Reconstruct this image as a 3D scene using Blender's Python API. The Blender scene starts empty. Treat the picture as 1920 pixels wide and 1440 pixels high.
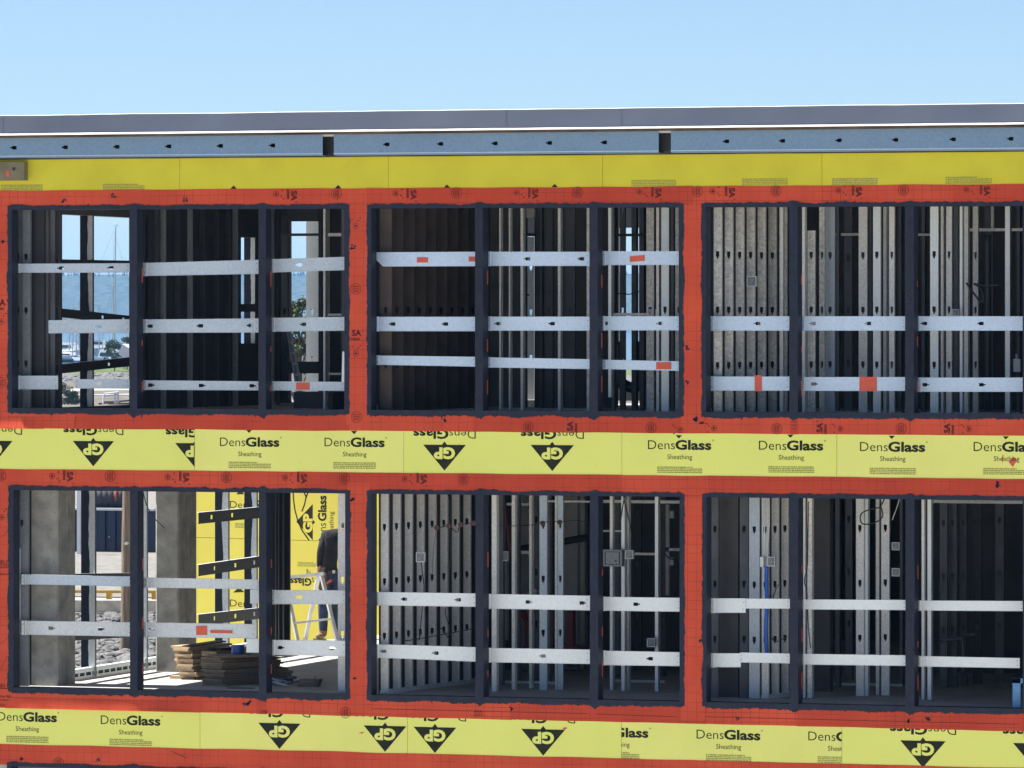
import bpy, bmesh, math, random
from mathutils import Vector, Matrix, noise
R = math.radians
rnd = random.Random(11)
sc = bpy.context.scene
COL = sc.collection

# ------------------------------------------------------------------ camera
F_PX, HOR, DIST, EYE = 10700.0, 608.0, 65.24, 4.16
ANG = math.atan(F_PX / 33500.0)
CAM = Vector((DIST * math.sin(ANG), -DIST * math.cos(ANG), EYE))
FW = Vector((-math.sin(ANG), math.cos(ANG), 0)); RT = Vector((math.cos(ANG), math.sin(ANG), 0))
cd = bpy.data.cameras.new("camera"); cam = bpy.data.objects.new("camera", cd); COL.objects.link(cam)
cam.location = CAM; cam.rotation_euler = (math.pi / 2, 0, ANG)
cd.sensor_width = 36; cd.lens = F_PX / 1920 * 36; cd.shift_y = -(720 - HOR) / 1920
cd.clip_start = 1; cd.clip_end = 40000
sc.camera = cam

# ------------------------------------------------------------------ sky, sun, exposure
SUN_EL, SUN_BACK = 60.0, 0.5
sc.world = bpy.data.worlds.new("World"); sc.world.use_nodes = True
wn = sc.world.node_tree
sky = wn.nodes.new('ShaderNodeTexSky'); sky.sky_type = 'NISHITA'; sky.sun_disc = False
sky.sun_elevation = R(SUN_EL); sky.sun_rotation = R(270 + SUN_BACK)
sky.air_density = 0.6; sky.dust_density = 0.05; sky.ozone_density = 3.0
bg = wn.nodes['Background']; bg.inputs['Strength'].default_value = 0.05
wn.links.new(sky.outputs[0], bg.inputs['Color'])
sv = Vector((-math.cos(R(SUN_EL)) * math.cos(R(SUN_BACK)), math.cos(R(SUN_EL)) * math.sin(R(SUN_BACK)), math.sin(R(SUN_EL))))
sl = bpy.data.lights.new("sun", 'SUN'); sl.energy = 5.0; sl.angle = R(0.5); sl.color = (1, 0.95, 0.87)
so = bpy.data.objects.new("sun", sl); COL.objects.link(so)
so.rotation_euler = sv.to_track_quat('Z', 'Y').to_euler()
sc.view_settings.view_transform = 'Standard'; sc.view_settings.look = 'None'
sc.view_settings.exposure = 1.4; sc.view_settings.gamma = 1.0

# ------------------------------------------------------------------ rays from photo pixels to real planes
def ray(px, py): return FW + RT * ((px - 960) / F_PX) + Vector((0, 0, (HOR - py) / F_PX))
def at(px, py, y=0.0):
    d = ray(px, py); return CAM + d * ((y - CAM.y) / d.y)
def at_x(px, py, X):
    d = ray(px, py); return CAM + d * ((X - CAM.x) / d.x)
def at_z(px, py, z):
    d = ray(px, py); return CAM + d * ((z - CAM.z) / d.z)
def at_d(px, py, dep): return CAM + ray(px, py) * dep

# ------------------------------------------------------------------ mesh helpers
class MB:
    def __init__(s): s.v = []; s.f = []; s.m = []
    def poly(s, pts, mi=0):
        n = len(s.v); s.v += [Vector(p) for p in pts]; s.f.append(tuple(range(n, n + len(pts)))); s.m.append(mi)
    def box(s, x0, x1, y0, y1, z0, z1, mi=0):
        s.hexa([(x0, y0, z0), (x1, y0, z0), (x1, y1, z0), (x0, y1, z0), (x0, y0, z1), (x1, y0, z1), (x1, y1, z1), (x0, y1, z1)], mi)
    def hexa(s, c, mi=0):
        n = len(s.v); s.v += [Vector(p) for p in c]
        for q in ((3, 2, 1, 0), (4, 5, 6, 7), (0, 1, 5, 4), (1, 2, 6, 5), (2, 3, 7, 6), (3, 0, 4, 7)):
            s.f.append(tuple(n + i for i in q)); s.m.append(mi)
    def obox(s, c, ax, ay, az, mi=0):      # centre and three half-axis vectors
        c, ax, ay, az = Vector(c), Vector(ax), Vector(ay), Vector(az)
        s.hexa([c - ax - ay - az, c + ax - ay - az, c + ax + ay - az, c - ax + ay - az,
                c - ax - ay + az, c + ax - ay + az, c + ax + ay + az, c - ax + ay + az], mi)
    def pbox(s, px0, py0, px1, py1, y, dy, mi=0):   # box whose front face fills a pixel rectangle on plane y
        a = at(px0, (py0 + py1) / 2, y); b = at(px1, (py0 + py1) / 2, y)
        s.box(a.x, b.x, y, y + dy, at((px0 + px1) / 2, py1, y).z, at((px0 + px1) / 2, py0, y).z, mi)
    def bar(s, p, q, w, h, up=(0, 0, 1), mi=0):
        p, q = Vector(p), Vector(q); d = (q - p); L = d.length; d.normalize()
        u = Vector(up); sd = d.cross(u)
        if sd.length < 1e-5: sd = d.cross(Vector((1, 0, 0)))
        sd.normalize(); u = sd.cross(d).normalized()
        s.obox((p + q) / 2, d * L / 2, sd * w / 2, u * h / 2, mi)
    def tube(s, pts, r, n=8, mi=0, caps=True):
        pts = [Vector(p) for p in pts]; rs = r if isinstance(r, (list, tuple)) else [r] * len(pts)
        base = len(s.v); prev = None
        for i, p in enumerate(pts):
            t = (pts[min(i + 1, len(pts) - 1)] - pts[max(i - 1, 0)]).normalized()
            u = prev if prev is not None else (Vector((0, 0, 1)) if abs(t.z) < .9 else Vector((1, 0, 0)))
            sd = t.cross(u).normalized(); u = sd.cross(t).normalized(); prev = u
            for k in range(n):
                a = 2 * math.pi * k / n; s.v.append(p + (sd * math.cos(a) + u * math.sin(a)) * rs[i])
        for i in range(len(pts) - 1):
            for k in range(n):
                a = base + i * n + k; b = base + i * n + (k + 1) % n
                s.f.append((a, b, b + n, a + n)); s.m.append(mi)
        if caps:
            s.f.append(tuple(base + k for k in range(n))[::-1]); s.m.append(mi)
            e = base + (len(pts) - 1) * n; s.f.append(tuple(e + k for k in range(n))); s.m.append(mi)
    def ball(s, c, rx, ry=None, rz=None, u=10, v=7, mi=0, jit=0):
        c = Vector(c); ry = ry or rx; rz = rz or rx; base = len(s.v)
        for j in range(1, v):
            for i in range(u):
                th = math.pi * j / v; ph = 2 * math.pi * i / u; k = 1 + jit * (rnd.random() - .5)
                s.v.append(c + Vector((rx * math.sin(th) * math.cos(ph) * k, ry * math.sin(th) * math.sin(ph) * k, rz * math.cos(th) * k)))
        t = len(s.v); s.v += [c + Vector((0, 0, rz)), c - Vector((0, 0, rz))]
        for i in range(u):
            s.f.append((t, base + i, base + (i + 1) % u)); s.m.append(mi)
            e = base + (v - 2) * u; s.f.append((t + 1, e + (i + 1) % u, e + i)); s.m.append(mi)
            for j in range(v - 2):
                a = base + j * u + i; b = base + j * u + (i + 1) % u
                s.f.append((a, a + u, b + u, b)); s.m.append(mi)
    def build(s, name, mats, parent=None, smooth=False):
        me = bpy.data.meshes.new(name)
        o = bpy.data.objects.new(name, me); COL.objects.link(o)
        if parent:
            off = Vector(parent.location); p = parent.parent
            while p: off = off + Vector(p.location); p = p.parent
            o.parent = parent
        else:
            xs = [v.x for v in s.v]; ys = [v.y for v in s.v]; zs = [v.z for v in s.v]
            off = Vector(((min(xs) + max(xs)) / 2, (min(ys) + max(ys)) / 2, min(zs))); o.location = off
        me.from_pydata([tuple(v - off) for v in s.v], [], s.f)
        for m in (mats if isinstance(mats, (list, tuple)) else [mats]): me.materials.append(m)
        for p, mi in zip(me.polygons, s.m):
            p.material_index = mi; p.use_smooth = smooth
        me.update()
        return o

def tag(o, label=None, cat=None, group=None, kind=None):
    if label: o['label'] = label
    if cat: o['category'] = cat
    if group: o['group'] = group
    if kind: o['kind'] = kind
    return o
def thing(name, label, cat, loc=(0, 0, 0), group=None):
    o = bpy.data.objects.new(name, None); COL.objects.link(o); o.location = loc; o.empty_display_size = .2
    return tag(o, label, cat, group)

# ------------------------------------------------------------------ materials
def pm(name, c1, c2=None, scale=4.0, rough=.6, metal=0.0, detail=6, bump=0.0, bscale=None, contrast=(.35, .65), vor=0, rough2=None, stretch=None):
    m = bpy.data.materials.new(name); m.use_nodes = True; nt = m.node_tree; b = nt.nodes['Principled BSDF']
    b.inputs['Roughness'].default_value = rough; b.inputs['Metallic'].default_value = metal
    c2 = c2 or tuple(x * .85 for x in c1)
    g = nt.nodes.new('ShaderNodeNewGeometry'); src = g.outputs['Position']
    if stretch:
        mp = nt.nodes.new('ShaderNodeMapping'); mp.inputs['Scale'].default_value = stretch
        nt.links.new(src, mp.inputs['Vector']); src = mp.outputs[0]
    if vor:
        t = nt.nodes.new('ShaderNodeTexVoronoi'); t.inputs['Scale'].default_value = vor
        nt.links.new(src, t.inputs['Vector']); fac = t.outputs['Color']
        n2 = nt.nodes.new('ShaderNodeTexNoise'); n2.inputs['Scale'].default_value = scale; n2.inputs['Detail'].default_value = detail
        nt.links.new(src, n2.inputs['Vector'])
        mx = nt.nodes.new('ShaderNodeMix'); mx.data_type = 'FLOAT'; mx.inputs['Factor'].default_value = .55
        sep = nt.nodes.new('ShaderNodeSeparateColor'); nt.links.new(fac, sep.inputs[0])
        nt.links.new(sep.outputs[0], mx.inputs['A']); nt.links.new(n2.outputs['Fac'], mx.inputs['B']); fac = mx.outputs['Result']
    else:
        t = nt.nodes.new('ShaderNodeTexNoise'); t.inputs['Scale'].default_value = scale; t.inputs['Detail'].default_value = detail
        nt.links.new(src, t.inputs['Vector']); fac = t.outputs['Fac']
    r = nt.nodes.new('ShaderNodeValToRGB'); r.color_ramp.elements[0].position = contrast[0]; r.color_ramp.elements[1].position = contrast[1]
    r.color_ramp.elements[0].color = (*c2, 1); r.color_ramp.elements[1].color = (*c1, 1)
    nt.links.new(fac, r.inputs[0]); nt.links.new(r.outputs[0], b.inputs['Base Color'])
    if rough2 is not None:
        mr = nt.nodes.new('ShaderNodeMapRange'); mr.inputs['To Min'].default_value = rough; mr.inputs['To Max'].default_value = rough2
        nt.links.new(fac, mr.inputs[0]); nt.links.new(mr.outputs[0], b.inputs['Roughness'])
    if bump:
        n3 = nt.nodes.new('ShaderNodeTexNoise'); n3.inputs['Scale'].default_value = bscale or scale * 4; n3.inputs['Detail'].default_value = 4
        nt.links.new(src, n3.inputs['Vector'])
        bp = nt.nodes.new('ShaderNodeBump'); bp.inputs['Strength'].default_value = bump; bp.inputs['Distance'].default_value = .02
        nt.links.new(n3.outputs['Fac'], bp.inputs['Height']); nt.links.new(bp.outputs[0], b.inputs['Normal'])
    return m

def membrane_mat(name, c1, c2):
    m = pm(name, c1, c2, scale=1.7, rough=.5, bump=.55, bscale=3.4, contrast=(.25, .75), detail=9)
    m.node_tree.nodes['Principled BSDF'].inputs['Specular IOR Level'].default_value = .2
    nt = m.node_tree; b = nt.nodes['Principled BSDF']
    old = b.inputs['Base Color'].links[0].from_socket
    g = nt.nodes.new('ShaderNodeNewGeometry')
    wob = nt.nodes.new('ShaderNodeTexNoise'); wob.inputs['Scale'].default_value = .9
    nt.links.new(g.outputs['Position'], wob.inputs['Vector'])
    sub = nt.nodes.new('ShaderNodeVectorMath'); sub.operation = 'MULTIPLY_ADD'
    sub.inputs[1].default_value = (.03, .03, .03); nt.links.new(wob.outputs['Color'], sub.inputs[0]); nt.links.new(g.outputs['Position'], sub.inputs[2])
    sp = nt.nodes.new('ShaderNodeSeparateXYZ'); nt.links.new(sub.outputs[0], sp.inputs[0])
    outs = []
    for ax in ('X', 'Z'):
        dv = nt.nodes.new('ShaderNodeMath'); dv.operation = 'DIVIDE'; dv.inputs[1].default_value = .105; nt.links.new(sp.outputs[ax], dv.inputs[0])
        fr = nt.nodes.new('ShaderNodeMath'); fr.operation = 'FRACT'; nt.links.new(dv.outputs[0], fr.inputs[0])
        lt = nt.nodes.new('ShaderNodeMath'); lt.operation = 'LESS_THAN'; lt.inputs[1].default_value = .05; nt.links.new(fr.outputs[0], lt.inputs[0])
        outs.append(lt.outputs[0])
    mx = nt.nodes.new('ShaderNodeMath'); mx.operation = 'MAXIMUM'; nt.links.new(outs[0], mx.inputs[0]); nt.links.new(outs[1], mx.inputs[1])
    n = nt.nodes.new('ShaderNodeTexNoise'); n.inputs['Scale'].default_value = 2.2; n.inputs['Detail'].default_value = 3
    nt.links.new(g.outputs['Position'], n.inputs['Vector'])
    mr = nt.nodes.new('ShaderNodeMapRange'); mr.inputs['From Min'].default_value = .4; mr.inputs['From Max'].default_value = .62
    mr.inputs['To Min'].default_value = .15; mr.inputs['To Max'].default_value = .85
    nt.links.new(n.outputs['Fac'], mr.inputs[0])
    ml = nt.nodes.new('ShaderNodeMath'); ml.operation = 'MULTIPLY'; nt.links.new(mx.outputs[0], ml.inputs[0]); nt.links.new(mr.outputs[0], ml.inputs[1])
    mix = nt.nodes.new('ShaderNodeMix'); mix.data_type = 'RGBA'; nt.links.new(ml.outputs[0], mix.inputs['Factor'])
    nt.links.new(old, mix.inputs['A']); mix.inputs['B'].default_value = (.21, .022, .016, 1)
    nt.links.new(mix.outputs['Result'], b.inputs['Base Color'])
    return m

M = {}
M['red'] = membrane_mat('red_membrane', (.62, .085, .037), (.46, .052, .022))
M['red_b'] = membrane_mat('red_membrane_darker', (.53, .064, .028), (.40, .040, .018))
M['yellow'] = pm('yellow_sheathing', (.76, .80, .20), (.70, .745, .18), scale=1.1, rough=.75, bump=.06, bscale=60, detail=9, contrast=(.3, .7))
M['yellow_b'] = pm('yellow_sheathing_paler', (.78, .80, .225), (.72, .745, .20), scale=1.1, rough=.75, bump=.06, bscale=60)
M['yellow_top'] = pm('overhang_shaded_yellow', (.62, .57, .045), (.55, .50, .038), scale=1.8, rough=.75, bump=.06, bscale=60)  # deeper yellow puts the overhang's shade and warm bounce into the colour
M['yellow_wing'] = pm('wing_yellow_sheathing', (.60, .54, .10), (.56, .50, .09), scale=1.5, rough=.8)
M['print'] = pm('printed_black', (.014, .017, .010), (.024, .028, .015), scale=8, rough=.7)
M['fine'] = pm('printed_grey', (.22, .23, .065), (.30, .31, .085), scale=30, rough=.7)
M['redprint'] = pm('membrane_print', (.085, .012, .012), (.12, .016, .014), scale=20, rough=.6)
M['coat'] = pm('navy_coating', (.022, .028, .050), (.016, .021, .038), scale=9, rough=.5, bump=.3, bscale=45)
M['core'] = pm('wall_core', (.42, .40, .36), (.34, .33, .3), scale=3, rough=.9)
M['galv'] = pm('galvanized_steel', (.62, .67, .69), (.47, .52, .55), scale=2.5, rough=.42, rough2=.6, metal=.3, vor=55, contrast=(.2, .8))
M['galv_stud'] = pm('light_lifted_stud_zinc', (.80, .81, .80), (.60, .62, .62), scale=2.5, rough=.45, rough2=.6, metal=.12, vor=50, contrast=(.2, .8))  # zinc brightened to stand in for light reaching the inner studs
M['galv_blue'] = pm('bluish_zinc', (.20, .31, .44), (.15, .245, .36), scale=2.5, rough=.45, rough2=.6, metal=.5, vor=60, contrast=(.2, .8))
M['galv_mid'] = pm('sky_tint_grey_zinc', (.50, .58, .65), (.38, .46, .54), scale=2.5, rough=.42, rough2=.6, metal=.3, vor=55, contrast=(.2, .8))  # blue grey tint puts sky reflection into the zinc colour
M['galv_pale'] = pm('light_lifted_zinc', (.72, .78, .80), (.63, .70, .73), scale=2.0, rough=.45, rough2=.55, metal=.3, vor=40, contrast=(.2, .8))  # paler zinc stands in for stronger sky and ground light
M['galv_sky'] = pm('sky_tint_white_zinc', (.53, .66, .80), (.44, .56, .70), scale=2.0, rough=.42, rough2=.55, metal=.35, vor=45, contrast=(.2, .8))  # blue of the reflected sky is part of this base colour
M['galv_old'] = pm('spangled_zinc', (.84, .84, .79), (.44, .45, .45), scale=6, rough=.4, rough2=.6, metal=.1, vor=38, contrast=(.15, .85))
M['steel_dk'] = pm('dark_shaded_steel', (.13, .14, .16), (.09, .10, .115), scale=3, rough=.5, metal=.4)  # puts interior shade into the colour of zinc studs; also plain dark metal
M['steel_blk'] = pm('black_shaded_steel', (.028, .03, .036), (.02, .022, .026), scale=3, rough=.5)  # black stands in for deep shade on framing; also black metal and slots
M['steel_mid'] = pm('grey_steel', (.24, .265, .29), (.17, .19, .21), scale=3, rough=.5, metal=.3, vor=50, contrast=(.2, .8))
M['steel_brown'] = pm('dark_brown_steel', (.11, .085, .075), (.075, .06, .055), scale=3, rough=.6, metal=.2)  # dark brown tone of one row of studs
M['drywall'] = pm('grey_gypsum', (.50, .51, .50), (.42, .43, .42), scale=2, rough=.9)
M['drywall_dk'] = pm('dark_shaded_board', (.10, .10, .105), (.07, .07, .075), scale=2, rough=.9)  # deep room shade put into the board colour; also covers the house roof
M['gap_shade_board'] = pm('gap_shade_black', (.02, .02, .022), (.014, .014, .016), scale=2, rough=.9)  # black sheet puts the shade between studs into the board colour
M['concrete'] = pm('cast_concrete', (.35, .35, .325), (.20, .20, .185), scale=6, rough=.9, bump=.5, bscale=24, detail=14, contrast=(.3, .7))
def add_pits(m, scale, lo, hi, dark):
    nt = m.node_tree; b = nt.nodes['Principled BSDF']; old = b.inputs['Base Color'].links[0].from_socket
    g = nt.nodes.new('ShaderNodeNewGeometry'); n = nt.nodes.new('ShaderNodeTexNoise'); n.inputs['Scale'].default_value = scale; n.inputs['Detail'].default_value = 3
    nt.links.new(g.outputs['Position'], n.inputs['Vector'])
    r = nt.nodes.new('ShaderNodeMapRange'); r.inputs['From Min'].default_value = lo; r.inputs['From Max'].default_value = hi; r.inputs['To Min'].default_value = 1; r.inputs['To Max'].default_value = 0
    nt.links.new(n.outputs['Fac'], r.inputs[0])
    mx = nt.nodes.new('ShaderNodeMix'); mx.data_type = 'RGBA'; nt.links.new(r.outputs[0], mx.inputs['Factor']); nt.links.new(old, mx.inputs['A']); mx.inputs['B'].default_value = (*dark, 1)
    nt.links.new(mx.outputs['Result'], b.inputs['Base Color'])
add_pits(M['concrete'], 30, .27, .36, (.19, .187, .175))
M['slab'] = pm('slab_concrete', (.44, .43, .41), (.36, .355, .34), scale=2.5, rough=.85, bump=.08, bscale=40)
M['deck'] = pm('deck_underside', (.55, .56, .56), (.46, .47, .47), scale=2, rough=.7)
M['cap'] = pm('parapet_membrane', (.165, .195, .27), (.13, .155, .22), scale=.9, rough=.5, bump=.35, bscale=1.6, contrast=(.3, .7))
M['white_metal'] = pm('white_metal', (.62, .62, .62), (.52, .52, .52), scale=5, rough=.35)
M['plywood'] = pm('plywood', (.10, .068, .042), (.06, .042, .028), scale=9, rough=.8)
M['gravel'] = pm('gravel', (.40, .385, .36), (.24, .23, .22), scale=7, rough=.95, bump=.8, bscale=9, detail=9, contrast=(.3, .7))
M['yard'] = pm('yard_dirt', (.46, .43, .385), (.36, .335, .30), scale=.6, rough=.95, detail=9)
M['rock'] = pm('grey_rock', (.19, .19, .19), (.07, .07, .075), scale=3.5, rough=.9, bump=.6, bscale=14, contrast=(.3, .7))
M['tape'] = pm('orange_tape', (.62, .10, .05), (.54, .08, .04), scale=8, rough=.5)
M['board'] = pm('sawn_lumber', (.60, .45, .29), (.44, .31, .19), scale=6, rough=.85, stretch=(.5, 6, 12))
M['board_grey'] = pm('dark_grey_lumber', (.31, .24, .17), (.20, .155, .11), scale=6, rough=.85, stretch=(.5, 6, 12))  # greyer and darker than the sawn boards
M['black_ply'] = pm('black_faced_plywood', (.035, .035, .04), (.025, .025, .03), scale=4, rough=.5)
M['blue_plastic'] = pm('blue_plastic', (.012, .11, .48), (.01, .085, .4), scale=5, rough=.35)
M['blue_cable'] = pm('blue_cable_jacket', (.02, .17, .72), (.015, .13, .6), scale=5, rough=.4)
M['sky_blue'] = pm('light_blue_paint', (.12, .36, .68), (.09, .29, .58), scale=12, rough=.4, contrast=(.4, .6))
M['wire'] = pm('black_cable', (.02, .02, .022), (.015, .015, .017), scale=5, rough=.5)
M['red_paint'] = pm('red_machine_paint', (.34, .018, .028), (.26, .014, .022), scale=4, rough=.4)
M['rust_pipe'] = pm('red_brown_pipe', (.11, .022, .018), (.075, .016, .014), scale=4, rough=.5)
M['wood_pole'] = pm('weathered_pole', (.26, .20, .155), (.11, .08, .06), scale=5, rough=.95, stretch=(7, 7, .5), bump=.6, bscale=10, contrast=(.3, .7))
M['navy_metal'] = pm('navy_container_paint', (.010, .026, .08), (.008, .02, .065), scale=3, rough=.45)
M['rubber'] = pm('tyre_rubber', (.085, .088, .095), (.06, .062, .068), scale=8, rough=.8)
M['grass'] = pm('grass', (.10, .14, .035), (.06, .09, .025), scale=.5, rough=.95)
M['foliage'] = pm('dark_foliage', (.055, .085, .03), (.028, .045, .018), scale=.4, rough=.9)
M['leaf'] = pm('green_leaf', (.075, .11, .035), (.035, .06, .02), scale=1.5, rough=.7)
M['bark'] = pm('bark', (.10, .075, .05), (.06, .045, .03), scale=5, rough=.95)
M['forest'] = pm('hill_forest', (.06, .075, .04), (.016, .026, .014), scale=.11, rough=1.0, detail=5, contrast=(.46, .54))
M['water'] = pm('harbour_water', (.02, .05, .07), (.015, .04, .055), scale=.3, rough=.12, bump=.3, bscale=.6)
M['boat_white'] = pm('boat_white', (.82, .83, .84), (.74, .75, .77), scale=2, rough=.3)
M['boat_blue'] = pm('boat_blue', (.05, .13, .33), (.04, .1, .27), scale=2, rough=.35)
M['glass_dk'] = pm('dark_glass', (.02, .03, .04), (.015, .022, .03), scale=2, rough=.08)
M['alu'] = pm('aluminium', (.62, .62, .60), (.5, .5, .49), scale=6, rough=.38, metal=.6)
M['skin'] = pm('skin', (.50, .29, .20), (.44, .25, .17), scale=10, rough=.55)
M['black_cloth'] = pm('black_cloth', (.020, .021, .025), (.007, .007, .009), scale=9, rough=.9, bump=.5, bscale=16)
M['denim'] = pm('denim', (.030, .055, .13), (.007, .014, .036), scale=9, rough=.9, bump=.5, bscale=18)
M['leather'] = pm('tan_leather', (.27, .165, .075), (.17, .10, .045), scale=8, rough=.7)
M['leather_dk'] = pm('brown_leather', (.12, .075, .05), (.08, .05, .035), scale=8, rough=.6)
M['yellow_paint'] = pm('yellow_rail_paint', (.72, .42, .03), (.6, .34, .02), scale=3, rough=.5)
M['pale_wall'] = pm('pale_siding', (.60, .58, .40), (.52, .5, .34), scale=2, rough=.8)
M['hull_dark'] = pm('dark_hull', (.05, .04, .045), (.03, .025, .03), scale=2, rough=.5)

for k_ in ('yellow', 'yellow_b', 'yellow_top', 'yellow_wing', 'print', 'fine', 'redprint', 'coat'):
    M[k_].node_tree.nodes['Principled BSDF'].inputs['Specular IOR Level'].default_value = .18

# ------------------------------------------------------------------ lettering (flat outlines, clipped where a sheet was cut)
_tc = {}
def glyphs(s, bold):
    k = (s, bold)
    if k not in _tc:
        cu = bpy.data.curves.new('lettering', 'FONT'); cu.body = s; cu.offset = bold; cu.resolution_u = 3
        ob = bpy.data.objects.new('lettering', cu); COL.objects.link(ob)
        dg = bpy.context.evaluated_depsgraph_get(); dg.update()
        me = bpy.data.meshes.new_from_object(ob.evaluated_get(dg))
        vs = [(v.co.x, v.co.y) for v in me.vertices]; fs = [tuple(p.vertices) for p in me.polygons]
        bpy.data.objects.remove(ob); bpy.data.curves.remove(cu); bpy.data.meshes.remove(me)
        x0 = min(v[0] for v in vs); x1 = max(v[0] for v in vs)
        _tc[k] = ([((v[0] - x0) / (x1 - x0), v[1]) for v in vs], fs, x1 - x0)
    return _tc[k]
def clip_poly(pts, c):
    for axis, lim, sg in c:
        out = []
        for i, p in enumerate(pts):
            q = pts[(i + 1) % len(pts)]; dp = (p[axis] - lim) * sg; dq = (q[axis] - lim) * sg
            if dp >= 0: out.append(p)
            if dp * dq < 0:
                t = dp / (dp - dq); out.append((p[0] + (q[0] - p[0]) * t, p[1] + (q[1] - p[1]) * t))
        pts = out
        if len(pts) < 3: return []
    return pts
FLAT = lambda y: (lambda u, w: Vector((u, y, w)))
def text(mb, s, cx, cz, width, capz, rot=0, place=None, mi=1, bold=0.0, clip=()):
    """width = run length of the word, capz = capital height; centred on (cx, cz) at half the capital height"""
    vs, fs, _ = glyphs(s, bold); cs, sn = math.cos(R(rot)), math.sin(R(rot))
    pts = []
    for a, b in vs:
        u = (a - .5) * width; w = (b / .70 - .5) * capz
        pts.append((cx + u * cs - w * sn, cz + u * sn + w * cs))
    for f in fs:
        pg = clip_poly([pts[i] for i in f], clip)
        if len(pg) >= 3: mb.poly([place(*p) for p in pg], mi)
def flat_poly(mb, pts, place, mi=1, clip=()):
    pg = clip_poly(pts, clip)
    if len(pg) >= 3: mb.poly([place(*p) for p in pg], mi)
def ring(mb, cx, cz, r, w, place, mi=1, clip=(), n=20):
    for k in range(n):
        a, b = 2 * math.pi * k / n, 2 * math.pi * (k + 1) / n
        flat_poly(mb, [(cx + r * math.cos(a), cz + r * math.sin(a)), (cx + r * math.cos(b), cz + r * math.sin(b)),
                       (cx + (r - w) * math.cos(b), cz + (r - w) * math.sin(b)), (cx + (r - w) * math.cos(a), cz + (r - w) * math.sin(a))], place, mi, clip)
def fineprint(mb, x0, z0, x1, z1, place, mi=2, clip=(), rows=4):
    h = (z1 - z0) / rows
    for r in range(rows):
        x = x0; zb = z0 + r * h + h * .2
        xe = x1 if r < rows - 1 or rnd.random() < .5 else x0 + (x1 - x0) * rnd.uniform(.5, .9)
        while x < xe - .004:
            w = rnd.uniform(.008, .035); w = min(w, xe - x)
            flat_poly(mb, [(x, zb), (x + w, zb), (x + w, zb + h * .62), (x, zb + h * .62)], place, mi, clip)
            x += w + rnd.uniform(.003, .008)
def fx(px, y=0): return at(px, HOR, y).x
def fz(px, py, y=0): return at(px, py, y).z
def PXM(px): return fx(px + .5) - fx(px - .5)      # metres of facade per photo pixel, across

# ------------------------------------------------------------------ layers of the facade (y of each front face)
Y_PRINT, Y_MEM, Y_MEMV, Y_MPRINT, Y_COAT, Y_MULL = -.0015, -.004, -.0065, -.0085, -.011, -.014
DEPTH = .19                                         # wall thickness
XL, XR = fx(-220), fx(2300)

# building lines: photo y at px 0 and at px 1920
def lin(y0, y1): return lambda px: y0 + (y1 - y0) * px / 1920.0
Y_CAPT, Y_CAPB = lin(217, 194), lin(252, 231)
Y_CHT, Y_CHB = lin(258.5, 239), lin(296, 281)
Y_R1T, Y_U_T, Y_U_B, Y_R1B = lin(357.5, 345), lin(393.5, 386), lin(764.5, 775.5), lin(803, 817)
Y_R2T, Y_L_T, Y_L_B, Y_R3B = lin(879, 898), lin(918.5, 938.5), lin(1288, 1329), lin(1327, 1371.5)
Y_R4T, Y_B_T = lin(1394.5, 1440), lin(1436, 1488)
OPEN_X = [(22, 646, [(243.7, 257.5), (485.3, 499)]), (696, 1273, [(891.3, 906), (1106, 1121)]), (1324, 1918, [(1480.5, 1496), (1697.5, 1714)])]

bld = thing('unfinished_building', 'steel framed building under construction clad in yellow sheathing and red membrane', 'building', (fx(960), 0, -3.4))

# wall core (spandrels and piers behind the sheathing)
core = MB()
def core_pix(px0, y0f, px1, y1f):
    a = [at(px0, y0f(px0), .018), at(px1, y0f(px1), .018), at(px1, y1f(px1), .018), at(px0, y1f(px0), .018)]
    b = [Vector((p.x, DEPTH, p.z)) for p in a]
    core.hexa([a[3], a[2], b[2], b[3], a[0], a[1], b[1], b[0]])
off = lambda f, d: (lambda px: f(px) + d)
core_pix(-220, lin(262, 244), 2300, off(Y_U_T, -5))
core_pix(-220, off(Y_U_B, 5), 2300, off(Y_L_T, -5))
core_pix(-220, off(Y_L_B, 5), 2300, off(Y_B_T, -5))
PIERS = [(-220, 16), (652, 690), (1279, 1318), (1924, 2300)]
for yt, yb in ((Y_U_T, Y_U_B), (Y_L_T, Y_L_B), (Y_B_T, lin(1830, 1920))):
    for a, b in PIERS:
        core_pix(a, off(yt, -5), b, off(yb, 5))
core_pix(-220, lin(1836, 1926), 2300, lin(1990, 2090))
core.build('wall_core', M['core'], bld)

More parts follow.
